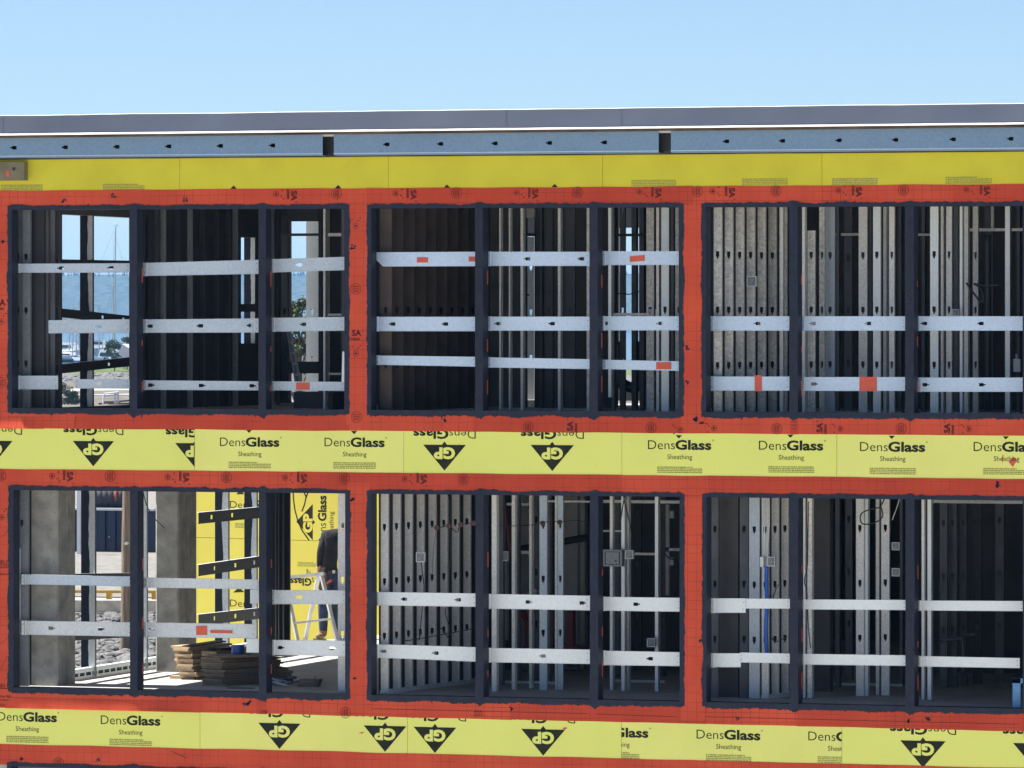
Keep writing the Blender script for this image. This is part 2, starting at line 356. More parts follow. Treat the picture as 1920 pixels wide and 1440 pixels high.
# ------------------------------------------------------------------ yellow sheathing boards with their print
def board(px0, px1, yt, yb, mat, marks=(), label=None):
    mb = MB(); g = .0022
    x0, x1 = fx(px0) + g, fx(px1) - g
    zt0, zt1, zb0, zb1 = fz(px0, yt(px0)), fz(px1, yt(px1)), fz(px0, yb(px0)), fz(px1, yb(px1))
    mb.hexa([(x0, 0, zb0), (x1, 0, zb1), (x1, .0165, zb1), (x0, .0165, zb0), (x0, 0, zt0), (x1, 0, zt1), (x1, .0165, zt1), (x0, .0165, zt0)])
    clip = [(0, x0, 1), (0, x1, -1)]; pl = FLAT(Y_PRINT)
    for mk in marks:
        k = mk[0]
        if k == 'DG':                       # upright word mark: left px, right px, cap top and baseline at its centre
            _, a, b, y, yp = mk; w = fx(b) - fx(a); cx = (fx(a) + fx(b)) / 2; c = (a + b) / 2
            h = w * .138; zc = fz(c, y)
            text(mb, 'Dens', fx(a) + w * .215, zc, w * .42, h, 0, pl, 1, -.006, clip)
            text(mb, 'Glass', fx(a) + w * .71, zc, w * .56, h, 0, pl, 1, .034, clip)
            ring(mb, fx(a) + w * 1.015, zc + h * .5, w * .012, w * .005, pl, 1, clip, 8)
            text(mb, 'Sheathing', cx - w * .0, fz(c, y + 22.5), w * .385, h * .52, 0, pl, 1, 0, clip)
            fineprint(mb, cx - w * .35, fz(c, yp + 6.5), cx + w * .35, fz(c, yp - 6.5), pl, 2, clip)
        elif k == 'GP':                     # upside-down triangle mark with the word mark above it
            _, c, y, wpx = mk; w = PXM(c) * wpx; cx = fx(c); h = w * .575; zt = fz(c, y)
            flat_poly(mb, [(cx - w / 2, zt), (cx, zt - h), (cx + w / 2, zt)], pl, 1, clip)
            flat_poly(mb, [(cx - w * .06, zt), (cx + w * .06, zt), (cx, zt + w * .075)], pl, 1, clip)
            p2 = FLAT(Y_PRINT * 2)
            text(mb, 'GP', cx, zt - h * .33, w * .50, w * .235, 180, p2, 0, .05, clip)
            text(mb, 'Dens', cx + w * .42, zt + w * .235, w * .62, w * .20, 180, pl, 1, -.006, clip)
            text(mb, 'Glass', cx - w * .32, zt + w * .235, w * .83, w * .20, 180, pl, 1, .034, clip)
        elif k == 'FP':
            _, a, b, ya, yb_ = mk; fineprint(mb, fx(a), fz(a, yb_), fx(b), fz(a, ya), pl, 2, clip)
        elif k == 'TIP':                    # point of a hidden mark
            _, c, y, s = mk; z = fz(c, y); w = PXM(c)
            flat_poly(mb, [(fx(c) - 6 * w, z), (fx(c) + 6 * w, z), (fx(c), z + s * 6 * w)], pl, 1, clip)
        elif k == 'STAIN':
            _, c, y, a, b = mk; w = PXM(c)
            flat_poly(mb, [(fx(c) - a * w, fz(c, y)), (fx(c), fz(c, y + b)), (fx(c) + a * w, fz(c, y - b * .3)), (fx(c) + a * .2 * w, fz(c, y - b))], pl, 3, clip)
    # fastener heads in rows
    for i in range(int((x1 - x0) / .2)):
        for zz in (.25, .75):
            xx = x0 + .1 + i * .2 + rnd.uniform(-.02, .02); z = zb0 + (zt0 - zb0) * zz + rnd.uniform(-.02, .02)
            if rnd.random() < .45:
                r = .0035; flat_poly(mb, [(xx - r, z), (xx, z - r), (xx + r, z), (xx, z + r)], pl, 2)
    o = mb.build('sheathing_board', [mat, M['print'], M['fine'], M['tape']], bld)
    if label: o['label'] = label
    return o
TB = dict(yt=lin(288, 272), yb=lin(372, 360), mat=M['yellow_top'])
board(-220, 337, marks=[('FP', 2, 80, 346, 358), ('FP', 193, 271, 344.5, 357)], **TB)
board(337, 728, marks=[('TIP', 438, 354, 1), ('TIP', 634, 353, 1)], **TB)
board(728, 1130, marks=[('TIP', 838, 352, 1), ('TIP', 1040, 351, 1)], **TB)
board(1130, 1541, marks=[('FP', 1184, 1268, 337, 349), ('FP', 1391, 1477, 334.5, 347)], **TB)
board(1541, 1945, marks=[('FP', 1560, 1646, 334, 347), ('FP', 1773, 1860, 331, 345)], **TB)
board(1945, 2300, **TB)
MBD = dict(yt=lin(790, 803), yb=lin(890, 910), mat=M['yellow']); MBE = dict(MBD, mat=M['yellow_b'])
board(-220, 365, marks=[('GP', -15, 826.5, 77), ('GP', 175, 827, 77), ('GP', 367, 831, 77)], **MBD)
board(365, 757, marks=[('DG', 412, 525, 828.5, 872), ('DG', 608, 722.5, 829, 873), ('TIP', 467, 805.5, -1), ('TIP', 664, 808, -1)], **MBE)
board(757, 1166, marks=[('GP', 833.5, 834, 80), ('GP', 1035.5, 834.5, 81)], **MBD)
board(1166, 1569, marks=[('DG', 1214.5, 1335, 834, 881), ('DG', 1422.5, 1545, 835, 880.5), ('TIP', 1273, 816, -1), ('TIP', 1482, 815, -1)], **MBD)
board(1569, 1975, marks=[('DG', 1612, 1736, 837.5, 883.5), ('DG', 1825, 1950, 837.5, 884), ('TIP', 1672, 817, -1), ('TIP', 1886, 818, -1), ('STAIN', 1899, 866, 8, 10), ('STAIN', 1880, 860, 1.6, 9)], **MBE)
board(1975, 2300, marks=[('GP', 2060, 838, 84)], **MBD)
LBD = dict(yt=lin(1315, 1358), yb=lin(1405, 1452), mat=M['yellow']); LBE = dict(LBD, mat=M['yellow_b'])
board(-220, 375, marks=[('DG', -5, 108, 1344, 1386.5), ('DG', 188.5, 302, 1350.5, 1392)], **LBD)
board(375, 764, marks=[('GP', 524, 1356, 79), ('GP', 722, 1361, 80), ('STAIN', 678, 1374, 6, 1.5)], **LBE)
board(764, 1165, marks=[('GP', 815.5, 1363.5, 80), ('GP', 1018.5, 1367.5, 82), ('STAIN', 1059, 1366, 5, 3)], **LBD)
board(1165, 1578.5, marks=[('DG', 1099, 1217, 1373, 1416), ('DG', 1305.5, 1427, 1377.5, 1421), ('DG', 1515, 1637, 1381, 1425)], **LBE)
board(1578.5, 1985, marks=[('GP', 1730.5, 1389, 85), ('GP', 1942, 1394, 85)], **LBD)
board(1985, 2300, **LBD)

# ------------------------------------------------------------------ red membrane strips with their print
def strip(top, bot, px0, px1, y, marks=(), wav=1.2, vertical=False, label=None, mat='red'):
    mb = MB(); n = max(2, int((px1 - px0) / 12)); sd = rnd.uniform(0, 100)
    T, B = [], []
    if not vertical:
        for i in range(n + 1):
            px = px0 + (px1 - px0) * i / n
            w1 = noise.noise(Vector((px * .012, sd, 0))) * wav; w2 = noise.noise(Vector((px * .012, sd + 9, 0))) * wav
            T.append(at(px, top(px) + w1, y)); B.append(at(px, bot(px) + w2, y))
    else:
        y0, y1 = top(px0), bot(px0); n = int((y1 - y0) / 12)
        for i in range(n + 1):
            py = y0 + (y1 - y0) * i / n
            T.append(at(px0 + noise.noise(Vector((py * .012, sd, 0))) * wav, py, y)); B.append(at(px1 + noise.noise(Vector((py * .012, sd + 9, 0))) * wav, py, y))
    for i in range(n):
        mb.poly([B[i], B[i + 1], T[i + 1], T[i]])
        for S in (T, B):
            mb.poly([S[i], S[i + 1], Vector((S[i + 1].x, 0.003, S[i + 1].z)), Vector((S[i].x, 0.003, S[i].z))])
    pl = FLAT(Y_MPRINT)
    for mk in marks:
        k, px, py = mk[:3]; rot = mk[3] if len(mk) > 3 else -90; w = PXM(px); x, z = fx(px), fz(px, py)
        cs, sn = math.cos(R(rot)), math.sin(R(rot))
        o2 = lambda u, v: (x + (u * cs - v * sn) * w, z + (u * sn + v * cs) * w)
        if k == 'SA':
            text(mb, 'SA', x, z, 18 * w, 10.5 * w, rot, pl, 1, .04)
            c = o2(11.5, 4.5); ring(mb, *c, 1.5 * w, .8 * w, pl, 1, (), 6)
            c = o2(-3, -10); text(mb, 'Adhered', *c, 17 * w, 3.6 * w, rot, pl, 1, .03)
            c = o2(-3, -12.8); flat_poly(mb, [(c[0] + (a * cs - b * sn) * w, c[1] + (a * sn + b * cs) * w) for a, b in ((-9, -.5), (9, -.5), (9, .5), (-9, .5))], pl, 1)
        elif k == 'EM':
            ring(mb, x, z, 5.2 * w, .8 * w, pl, 1, (), 14)
            flat_poly(mb, [o2(-3, 0), o2(0, 2.6), o2(3, 0), o2(0, -2)], pl, 1)
            for a, b in ((10, 4), (14, 8), (12, -7)):
                c = o2(b * 1.0, a); flat_poly(mb, [(c[0] - 1.4 * w, c[1] - w), (c[0] + 1.4 * w, c[1] - w), (c[0] + 1.2 * w, c[1] + 1.4 * w), (c[0] - w, c[1] + w)], pl, 1)
        elif k == 'RG':
            ring(mb, x, z, 10 * w, .8 * w, pl, 1)
            for v, l in ((-5, 5), (-2, 7), (1, 6.4), (4, 6.8)):
                flat_poly(mb, [o2(-l, v - .5), o2(l, v - .5), o2(l, v + .6), o2(-l, v + .6)], pl, 1)
        elif k == 'TX':
            text(mb, mk[4], x, z, mk[5] * w, mk[6] * w, rot, pl, 1, .01)
        elif k == 'SC':                       # scuffs of navy coating
            for j in range(5):
                a, b = rnd.uniform(-4, 4), rnd.uniform(-4, 4); s1, s2 = rnd.uniform(1, 4), rnd.uniform(.8, 3)
                flat_poly(mb, [o2(a - s1, b), o2(a, b - s2), o2(a + s1, b + .4), o2(a + .3, b + s2)], pl, 2)
        elif k == 'LN':
            x2, z2 = fx(mk[4]), fz(mk[4], mk[5]); d = Vector((x2 - x, z2 - z)); nn = Vector((-d.y, d.x)).normalized() * .35 * w
            flat_poly(mb, [(x + nn.x, z + nn.y), (x2 + nn.x, z2 + nn.y), (x2 - nn.x, z2 - nn.y), (x - nn.x, z - nn.y)], pl, 1)
    return mb.build('membrane_strip', [M[mat], M['redprint'], M['coat']], bld)
m1 = []
for e, s_, r_ in ((518, 552, 631), (742, 776, 856), (968, 1004, 1083), (1199, 1235, 1308), (1336, 1373, 1455), (1572, 1611, 1694), (1812, 1851, 1935)):
    yy = Y_R1T(e) + 10; m1 += [('EM', e, yy), ('SA', s_, yy + 3), ('RG', r_, Y_R1T(r_) + 10)]
m1 += [('SC', 120, 375), ('SC', 213, 368), ('SC', 347, 375)]
strip(Y_R1T, off(Y_U_T, -2), -220, 690, Y_MEM - 0.0000, [m_ for m_ in m1 if -220 <= m_[1] < 690], mat='red')
strip(Y_R1T, off(Y_U_T, -2), 687, 1300, Y_MEM - 0.0007, [m_ for m_ in m1 if 690 <= m_[1] < 1300], mat='red_b')
strip(Y_R1T, off(Y_U_T, -2), 1297, 1790, Y_MEM - 0.0000, [m_ for m_ in m1 if 1300 <= m_[1] < 1790], mat='red')
strip(Y_R1T, off(Y_U_T, -2), 1787, 2300, Y_MEM - 0.0007, [m_ for m_ in m1 if 1790 <= m_[1] < 2300], mat='red_b')
m2 = [('RG', 990.6, 801), ('SA', 1069, 799, 90), ('RG', 1221, 802), ('EM', 1276, 806, 90), ('EM', 1339, 803, 90), ('RG', 1456.6, 804), ('SA', 1536.7, 802, 90), ('EM', 1576, 804, 90),
      ('RG', 1689.7, 804), ('SA', 1775.6, 803, 90), ('EM', 1817, 805, 90), ('SC', 1303, 786), ('SC', 1315, 794), ('SC', 832, 788), ('LN', 143, 782, 0, 139, 801), ('LN', 1707, 780, 0, 1706, 815),
      ('LN', 1484, 790, 0, 1495, 791), ('LN', 1484, 797, 0, 1495, 798), ('LN', 1484, 804, 0, 1495, 804)]
strip(off(Y_U_B, 2), Y_R1B, -220, 143, Y_MEM - 0.0000, [m_ for m_ in m2 if -220 <= m_[1] < 143], mat='red')
strip(off(Y_U_B, 2), Y_R1B, 140, 655, Y_MEM - 0.0007, [m_ for m_ in m2 if 143 <= m_[1] < 655], mat='red_b')
strip(off(Y_U_B, 2), Y_R1B, 652, 890, Y_MEM - 0.0000, [m_ for m_ in m2 if 655 <= m_[1] < 890], mat='red')
strip(off(Y_U_B, 2), Y_R1B, 887, 1276, Y_MEM - 0.0007, [m_ for m_ in m2 if 890 <= m_[1] < 1276], mat='red_b')
strip(off(Y_U_B, 2), Y_R1B, 1273, 1484, Y_MEM - 0.0000, [m_ for m_ in m2 if 1276 <= m_[1] < 1484], mat='red')
strip(off(Y_U_B, 2), Y_R1B, 1481, 1497, Y_MEM - 0.0007, [m_ for m_ in m2 if 1484 <= m_[1] < 1497], mat='red_b')
strip(off(Y_U_B, 2), Y_R1B, 1494, 2300, Y_MEM - 0.0000, [m_ for m_ in m2 if 1497 <= m_[1] < 2300], mat='red')
m3 = [('RG', 2, 892), ('EM', 98, 893), ('SA', 132, 894), ('RG', 207, 893), ('EM', 314.5, 895), ('SA', 349.6, 896), ('RG', 425, 895), ('EM', 534.5, 896), ('SA', 570.6, 898), ('RG', 646, 897),
      ('EM', 758.6, 898), ('SA', 795, 899), ('RG', 869, 899), ('SC', 1872, 908), ('SC', 1868, 911), ('LN', 1260, 929.5, 0, 1316, 930)]
strip(Y_R2T, off(Y_L_T, -2), -220, 560, Y_MEM - 0.0000, [m_ for m_ in m3 if -220 <= m_[1] < 560], mat='red')
strip(Y_R2T, off(Y_L_T, -2), 557, 1166, Y_MEM - 0.0007, [m_ for m_ in m3 if 560 <= m_[1] < 1166], mat='red_b')
strip(Y_R2T, off(Y_L_T, -2), 1163, 1330, Y_MEM - 0.0000, [m_ for m_ in m3 if 1166 <= m_[1] < 1330], mat='red')
strip(Y_R2T, off(Y_L_T, -2), 1327, 2300, Y_MEM - 0.0007, [m_ for m_ in m3 if 1330 <= m_[1] < 2300], mat='red_b')
m4 = [('SC', 467, 1318, 0), ('SC', 461, 1318, 0), ('TX', 495, 1335, 180, '3ELT', 14, 5), ('RG', 648, 1336), ('TX', 897, 1333, 180, 'TTT', 16, 5), ('TX', 897, 1341, 180, '1221', 15, 5), ('SC', 958, 1329), ('LN', 700, 1329, 0, 1100, 1338), ('LN', 1120, 1339, 0, 1270, 1344),
      ('LN', 1325, 1344, 0, 1910, 1358), ('SC', 1705, 1350), ('SC', 1740, 1347), ('SC', 1382, 1346)]
strip(off(Y_L_B, 2), Y_R3B, -220, 484, Y_MEM - 0.0000, [m_ for m_ in m4 if -220 <= m_[1] < 484], mat='red')
strip(off(Y_L_B, 2), Y_R3B, 481, 500, Y_MEM - 0.0007, [m_ for m_ in m4 if 484 <= m_[1] < 500], mat='red_b')
strip(off(Y_L_B, 2), Y_R3B, 497, 960, Y_MEM - 0.0000, [m_ for m_ in m4 if 500 <= m_[1] < 960], mat='red')
strip(off(Y_L_B, 2), Y_R3B, 957, 1324, Y_MEM - 0.0007, [m_ for m_ in m4 if 960 <= m_[1] < 1324], mat='red_b')
strip(off(Y_L_B, 2), Y_R3B, 1321, 1497, Y_MEM - 0.0000, [m_ for m_ in m4 if 1324 <= m_[1] < 1497], mat='red')
strip(off(Y_L_B, 2), Y_R3B, 1494, 2300, Y_MEM - 0.0007, [m_ for m_ in m4 if 1497 <= m_[1] < 2300], mat='red_b')
strip(Y_R4T, off(Y_B_T, -2), -220, 2300, Y_MEM, [('LN', 320, 1408, 0, 352, 1422), ('SC', 39, 1424), ('SC', 184, 1427), ('RG', 110, 1431)])
V1 = [('EM', 667.5, 424, 0), ('RG', 667.5, 541.6, 0), ('SA', 669, 624, 0), ('EM', 668, 663, 0), ('RG', 669, 782, 0), ('SC', 662, 462, 0)]
strip(lambda p: 384, lambda p: 796, 649, 693, Y_MEMV, V1, vertical=True)
strip(lambda p: 384, lambda p: 798, 1277, 1321, Y_MEMV, [('SC', 1291, 653, 0), ('SC', 1288, 716, 0), ('SC', 1305, 786, 0)], vertical=True)
strip(lambda p: 384, lambda p: 796, -220, 16, Y_MEMV, [('RG', 1, 718, 0), ('SA', 2, 567, 0), ('EM', 3, 603, 0), ('SC', 6, 450, 0)], vertical=True)
strip(lambda p: 386, lambda p: 800, 1922, 2000, Y_MEMV, [], vertical=True)
strip(lambda p: 905, lambda p: 1333, 650, 694, Y_MEMV, [('SC', 660, 935, 0), ('SC', 668, 1275, 0)], vertical=True)
strip(lambda p: 915, lambda p: 1352, 1277, 1322, Y_MEMV, [('SC', 1319, 1080, 0), ('SC', 1316, 1203, 0)], vertical=True)
strip(lambda p: 900, lambda p: 1327, -220, 18, Y_MEMV, [('TX', 3, 1055, 0, 'SHIELD', 32, 9), ('TX', 2, 1063, 0, 'Permeable', 26, 4), ('TX', 2, 1076, 0, 'Ventilation', 28, 4), ('TX', 4, 1287, 0, 'SHIELD', 32, 9), ('TX', 4, 1305, 0, 'Positive Air', 34, 5),
      ('TX', 4, 1312, 0, 'Tight for Buildings', 36, 4), ('TX', 3, 1322, 0, '866.731.76', 36, 5), ('EM', 4, 970, 0), ('LN', 2, 1010, 0, 14, 995), ('LN', 0, 1208, 0, 14, 1196), ('LN', 2, 1255, 0, 14, 1230)], vertical=True)
strip(lambda p: 920, lambda p: 1362, 1922, 2000, Y_MEMV, [], vertical=True)

# loose flaps of membrane that curl away from the wall at the lower left and catch the sun
def flap(px0, px1, yt, yb, out, name_label=None):
    mb = MB(); n = 24; rows = 4; P = []
    for j in range(rows + 1):
        r = []
        for i in range(n + 1):
            t = i / n; px = px0 + (px1 - px0) * t; s = j / rows
            e = min(1, 6 * t, 5 * (1 - t)); bulge = out * e * s * (0.75 + .5 * noise.noise(Vector((px * .02, 3.3, 0))))
            r.append(at(px, yt(px) + (yb(px) - yt(px)) * s, Y_MEM - .0035 - bulge))
        P.append(r)
    for j in range(rows):
        for i in range(n):
            mb.poly([P[j + 1][i], P[j + 1][i + 1], P[j][i + 1], P[j][i]])
    return mb.build('membrane_flap', [M['red']], bld, smooth=True)
flap(10, 376, lambda p: Y_L_B(p) + 20, lambda p: Y_R3B(p) + .5, .045)['label'] = 'curled membrane edge in the sun'
flap(-30, 82, lambda p: Y_U_B(p) + 17, lambda p: Y_R1B(p) + .5, .045)['label'] = 'curled membrane edge in the sun'

# ------------------------------------------------------------------ window openings: navy coating, reveals, mullions
def opening(px0, px1, ytf, ybf, mulls, left_m=9, right_m=9, top_m=8, bot_m=11, seed=0, label=None):
    mb = MB()
    def strip_h(yf, sgn, base):
        n = int((px1 - px0 + left_m + right_m) / 1.6); prev = None
        for i in range(n + 1):
            px = px0 - left_m + (px1 - px0 + left_m + right_m) * i / n
            k = base + 3.4 * noise.noise(Vector((px * .018, seed, sgn))) + 2.2 * noise.noise(Vector((px * .09, seed, sgn))) + (2.6 * noise.noise(Vector((px * .45, seed, sgn))) if sgn > 0 else 1.5 * noise.noise(Vector((px * .45, seed, sgn))))
            d = noise.noise(Vector((px * .16, seed + 40, sgn)))
            if sgn > 0 and d > .33: k += (d - .33) * 30 * abs(noise.noise(Vector((px * .6, seed, 7))) + .35)
            if sgn < 0 and d > .3: k += (d - .3) * 14 * abs(noise.noise(Vector((px * .7, seed, 9))) + .2)
            for a, b in mulls:
                c = (a + b) / 2; q = abs(px - c)
                if q < 11: k += (11 - q) * (.75 if sgn > 0 else .42) * (.7 + .6 * noise.noise(Vector((px * .3, seed, 3))))
            k = max(k, 2.5)
            if abs(px - (px0 - left_m)) < 5 or abs(px - (px1 + right_m)) < 5:
                k *= .82
            cur = (at(px, yf(px), Y_COAT), at(px, yf(px) + sgn * k, Y_COAT))
            if prev: mb.poly([prev[0], cur[0], cur[1], prev[1]])
            prev = cur
    strip_h(ytf, -1, top_m); strip_h(ybf, 1, bot_m)
    def strip_v(px, sgn, base):
        y0, y1 = ytf(px), ybf(px); n = int((y1 - y0) / 1.6); prev = None
        for i in range(n + 1):
            py = y0 + (y1 - y0) * i / n
            k = base + 2.8 * noise.noise(Vector((py * .02, seed, 11 + sgn))) + 2.0 * noise.noise(Vector((py * .1, seed, 11 + sgn))) + 1.9 * noise.noise(Vector((py * .5, seed, 11 + sgn)))
            e = max(0, 1 - min(py - y0, y1 - py) / 6.0); k = k * (1 - e) + base * e
            cur = (at(px, py, Y_COAT), at(px + sgn * max(k, 2), py, Y_COAT))
            if prev: mb.poly([prev[0], cur[0], cur[1], prev[1]])
            prev = cur
    strip_v(px0, -1, left_m); strip_v(px1, 1, right_m)
    x0, x1 = fx(px0), fx(px1); t = .028
    zt0, zt1, zb0, zb1 = fz(px0, ytf(px0)), fz(px1, ytf(px1)), fz(px0, ybf(px0)), fz(px1, ybf(px1))
    mb.hexa([(x0 - t, Y_COAT + .002, zb0 - t), (x0, Y_COAT + .002, zb0), (x0, DEPTH, zb0), (x0 - t, DEPTH, zb0 - t), (x0 - t, Y_COAT + .002, zt0 + t), (x0, Y_COAT + .002, zt0), (x0, DEPTH, zt0), (x0 - t, DEPTH, zt0 + t)])
    mb.hexa([(x1, Y_COAT + .002, zb1), (x1 + t, Y_COAT + .002, zb1 - t), (x1 + t, DEPTH, zb1 - t), (x1, DEPTH, zb1), (x1, Y_COAT + .002, zt1), (x1 + t, Y_COAT + .002, zt1 + t), (x1 + t, DEPTH, zt1 + t), (x1, DEPTH, zt1)])
    mb.hexa([(x0, Y_COAT + .002, zb0 - t), (x1, Y_COAT + .002, zb1 - t), (x1, DEPTH, zb1 - t), (x0, DEPTH, zb0 - t), (x0, Y_COAT + .002, zb0), (x1, Y_COAT + .002, zb1), (x1, DEPTH, zb1), (x0, DEPTH, zb0)])
    mb.hexa([(x0, Y_COAT + .002, zt0), (x1, Y_COAT + .002, zt1), (x1, DEPTH, zt1), (x0, DEPTH, zt0), (x0, Y_COAT + .002, zt0 + t), (x1, Y_COAT + .002, zt1 + t), (x1, DEPTH, zt1 + t), (x0, DEPTH, zt0 + t)])
    o = mb.build('window_opening', [M['coat']], bld)
    if label: o['label'] = label
    for a, b in mulls:
        m2 = MB(); xa, xb = fx(a), fx(b); c = (a + b) / 2; zt, zb = fz(c, ytf(c)), fz(c, ybf(c)); n = 40
        L_, R_ = [], []
        for i in range(n + 1):
            z = zb + .001 + (zt - zb - .002) * i / n
            L_.append((xa + .003 * noise.noise(Vector((z * 3, a, 1))), z)); R_.append((xb + .003 * noise.noise(Vector((z * 3, a, 5))), z))
        for i in range(n):
            (la, z0), (lb, z1) = L_[i], L_[i + 1]; ra, rb = R_[i][0], R_[i + 1][0]
            m2.poly([(la, Y_MULL, z0), (ra, Y_MULL, z0), (rb, Y_MULL, z1), (lb, Y_MULL, z1)])
            m2.poly([(ra, Y_MULL, z0), (xb, DEPTH * .86, z0), (xb, DEPTH * .86, z1), (rb, Y_MULL, z1)])
            m2.poly([(xb, DEPTH * .86, z0), (xb, DEPTH - .004, z0), (xb, DEPTH - .004, z1), (xb, DEPTH * .86, z1)])
            m2.poly([(xa, DEPTH - .004, z0), (la, Y_MULL, z0), (lb, Y_MULL, z1), (xa, DEPTH - .004, z1)])
            m2.poly([(xb, DEPTH - .004, z0), (xa, DEPTH - .004, z0), (xa, DEPTH - .004, z1), (xb, DEPTH - .004, z1)])
        m2.build('mullion', [M['coat']], o)
        # orange membrane showing on the mullion's inner edge
        for f in (.62, .30, .09):
            m3_ = MB(); zc = zb + (zt - zb) * f + rnd.uniform(-.05, .05)
            m3_.box(xb, xb + .0025, DEPTH - .05, DEPTH - .02, zc, zc + rnd.uniform(.06, .2))
            m3_.build('membrane_scrap', [M['tape']], o)
    return o
for i, (a, b, ms) in enumerate(OPEN_X):
    opening(a, b, Y_U_T, Y_U_B, ms, left_m=(8, 8, 9)[i], right_m=9, seed=i * 5 + 1)
    opening(a + (.5 if i else 3), b + (1.5 if i < 2 else 0), Y_L_T, Y_L_B, [(p + .8, q + 1) for p, q in ms], left_m=(10, 9, 8)[i], right_m=9, seed=i * 5 + 3)
for i, (a, b, ms) in enumerate(OPEN_X):
    opening(a, b, Y_B_T, lin(1830, 1920), [(p + 1, q + 1) for p, q in ms], top_m=7, seed=i * 5 + 71)

# ------------------------------------------------------------------ roof edge
def wavy_beam(mb, yt, yb, y0, dy, px0, px1, step=24, wav=1.0, sd=0, mi=0):
    n = int((px1 - px0) / step); prev = None
    for i in range(n + 1):
        px = px0 + (px1 - px0) * i / n
        w = noise.noise(Vector((px * .006, sd, 0))) * wav + noise.noise(Vector((px * .03, sd, 2))) * wav * .4
        w2 = noise.noise(Vector((px * .006, sd + 5, 0))) * wav * .6
        bow = .012 * noise.noise(Vector((px * .008, sd + 2, 1)))
        cur = (at(px, yt(px) + w, y0 + bow), at(px, yb(px) + w2, y0 - bow))
        if prev:
            a, b, c, d = prev[1], cur[1], cur[0], prev[0]; D = Vector((0, dy, 0))
            mb.poly([a, b, c, d], mi); mb.poly([d, c, c + D, d + D], mi); mb.poly([b, a, a + D, b + D], mi)
        prev = cur
capb = MB(); wavy_beam(capb, Y_CAPT, off(Y_CAPB, -1.5), -.36, .10, -220, 2300, sd=1)
for px in (948, 1164, 4):      # laps in the membrane
    p, q = at(px, Y_CAPT(px) + 2, -.366), at(px + 1.6, Y_CAPB(px) - 4, -.366); capb.box(p.x, q.x, -.368, -.361, q.z, p.z)
cap_o = capb.build('parapet_cap', [M['cap']], bld)
lip = MB(); prev = None
for i in range(121):
    px = -220 + 2450 * i / 120; w = .5 * noise.noise(Vector((px * .02, 4, 4)))
    cur = (at(px, Y_CAPB(px) - 1.5 + w, -.368), at(px, Y_CAPB(px) + 1.6 + w * .5, -.41), at(px, Y_CAPB(px) + 2.3 + w * .5, -.408), at(px, Y_CAPB(px) + 2.0, -.33))
    if prev:
        for k in range(3): lip.poly([prev[k + 1], cur[k + 1], cur[k], prev[k]])
    prev = cur
lip.build('drip_edge', [M['white_metal']], bld)
hem = MB(); prev = None
for i in range(121):
    px = -220 + 2450 * i / 120
    w = noise.noise(Vector((px * .006, 1, 0))) + noise.noise(Vector((px * .03, 1, 2))) * .4
    cur = (at(px, Y_CAPT(px) - .9 + w, -.352), at(px, Y_CAPT(px) + .15 + w, -.366), at(px, Y_CAPT(px) - .9 + w, -.2))
    if prev:
        hem.poly([prev[1], cur[1], cur[0], prev[0]]); hem.poly([prev[0], cur[0], cur[2], prev[2]])
    prev = cur
hem.build('roof_flashing', [M['white_metal']], bld)
ply = MB(); wavy_beam(ply, off(Y_CAPB, 2.2), off(Y_CAPB, 6.5), -.30, .30, -220, 2300, wav=.4, sd=3); ply.build('plywood_edge', [M['plywood']], bld)
def chan_web(mb, x0, yt0, yb0, x1, yt1, yb1, holes, y, w=8.5, h=5.5, nub=3.6, mi=0):
    """web of a steel channel between two pixel ends on plane y, with real keyhole cut-outs"""
    def P(px, t):
        s = (px - x0) / (x1 - x0); a = yt0 + (yt1 - yt0) * s; b = yb0 + (yb1 - yb0) * s
        return at(px, a + (b - a) * t, y)
    hs = sorted(holes); cur = x0; H = ((yb0 - yt0) + (yb1 - yt1)) / 2
    for (c, d) in hs:
        a, b = c - w / 2, c + w / 2
        if a <= cur or b + nub >= x1: continue
        t0, t1, u0, u1 = .5 - h / 2 / H * 1.15, .5 + h / 2 / H * 1.15, .5 - h / 4.4 / H, .5 + h / 4.4 / H
        na, nb = (a - nub, a) if d == 'L' else (b, b + nub)
        mb.poly([P(cur, 1), P(min(a, na), 1), P(min(a, na), 0), P(cur, 0)], mi)
        segs = [(na, nb, u0, u1), (a, b, t0, t1)] if d == 'L' else [(a, b, t0, t1), (na, nb, u0, u1)]
        for (p, q, ta, tb) in segs:
            mb.poly([P(p, ta), P(q, ta), P(q, 0), P(p, 0)], mi); mb.poly([P(p, 1), P(q, 1), P(q, tb), P(p, tb)], mi)
        cur = max(b, nb)
    mb.poly([P(cur, 1), P(x1, 1), P(x1, 0), P(cur, 0)], mi)
    return P
def eave(px0, px1, holes):
    mb = MB(); P = chan_web(mb, px0, Y_CHT(px0), Y_CHB(px0), px1, Y_CHT(px1), Y_CHB(px1), [(h, 'L') for h in holes], -.21, w=8, h=6)
    D = Vector((0, .2, 0))
    for t in (0, 1):
        a, b = P(px0, t), P(px1, t); mb.poly([a, b, b + D, a + D])
    d = Vector((0, .0025, 0))
    a, b, c, e = P(px0, .90), P(px1, .90), P(px1, .935), P(px0, .935)
    mb.poly([e - d, c - d, b - d, a - d], 1)
    return mb.build('eave_channel', [M['galv_blue'], M['galv_sky']], bld)
eave(-220, 605, [-70, 27, 123, 220, 317, 414, 512])
eave(626, 1235, [726, 827, 929, 1031, 1134])
eave(1258, 2300, [1363, 1468, 1574, 1680, 1788, 1896, 2005, 2110])
bk = MB(); bk.box(XL, XR, -.02, .017, fz(960, 286), fz(960, 243)); wavy_beam(bk, off(Y_CHB, -4), off(Y_CHB, 3.4), -.03, .028, -220, 2300, wav=.5, sd=8); bk.build('eave_shade_backing', [M['steel_blk']], bld)  # black strip painted in for the shadow under the channel
brk = MB()
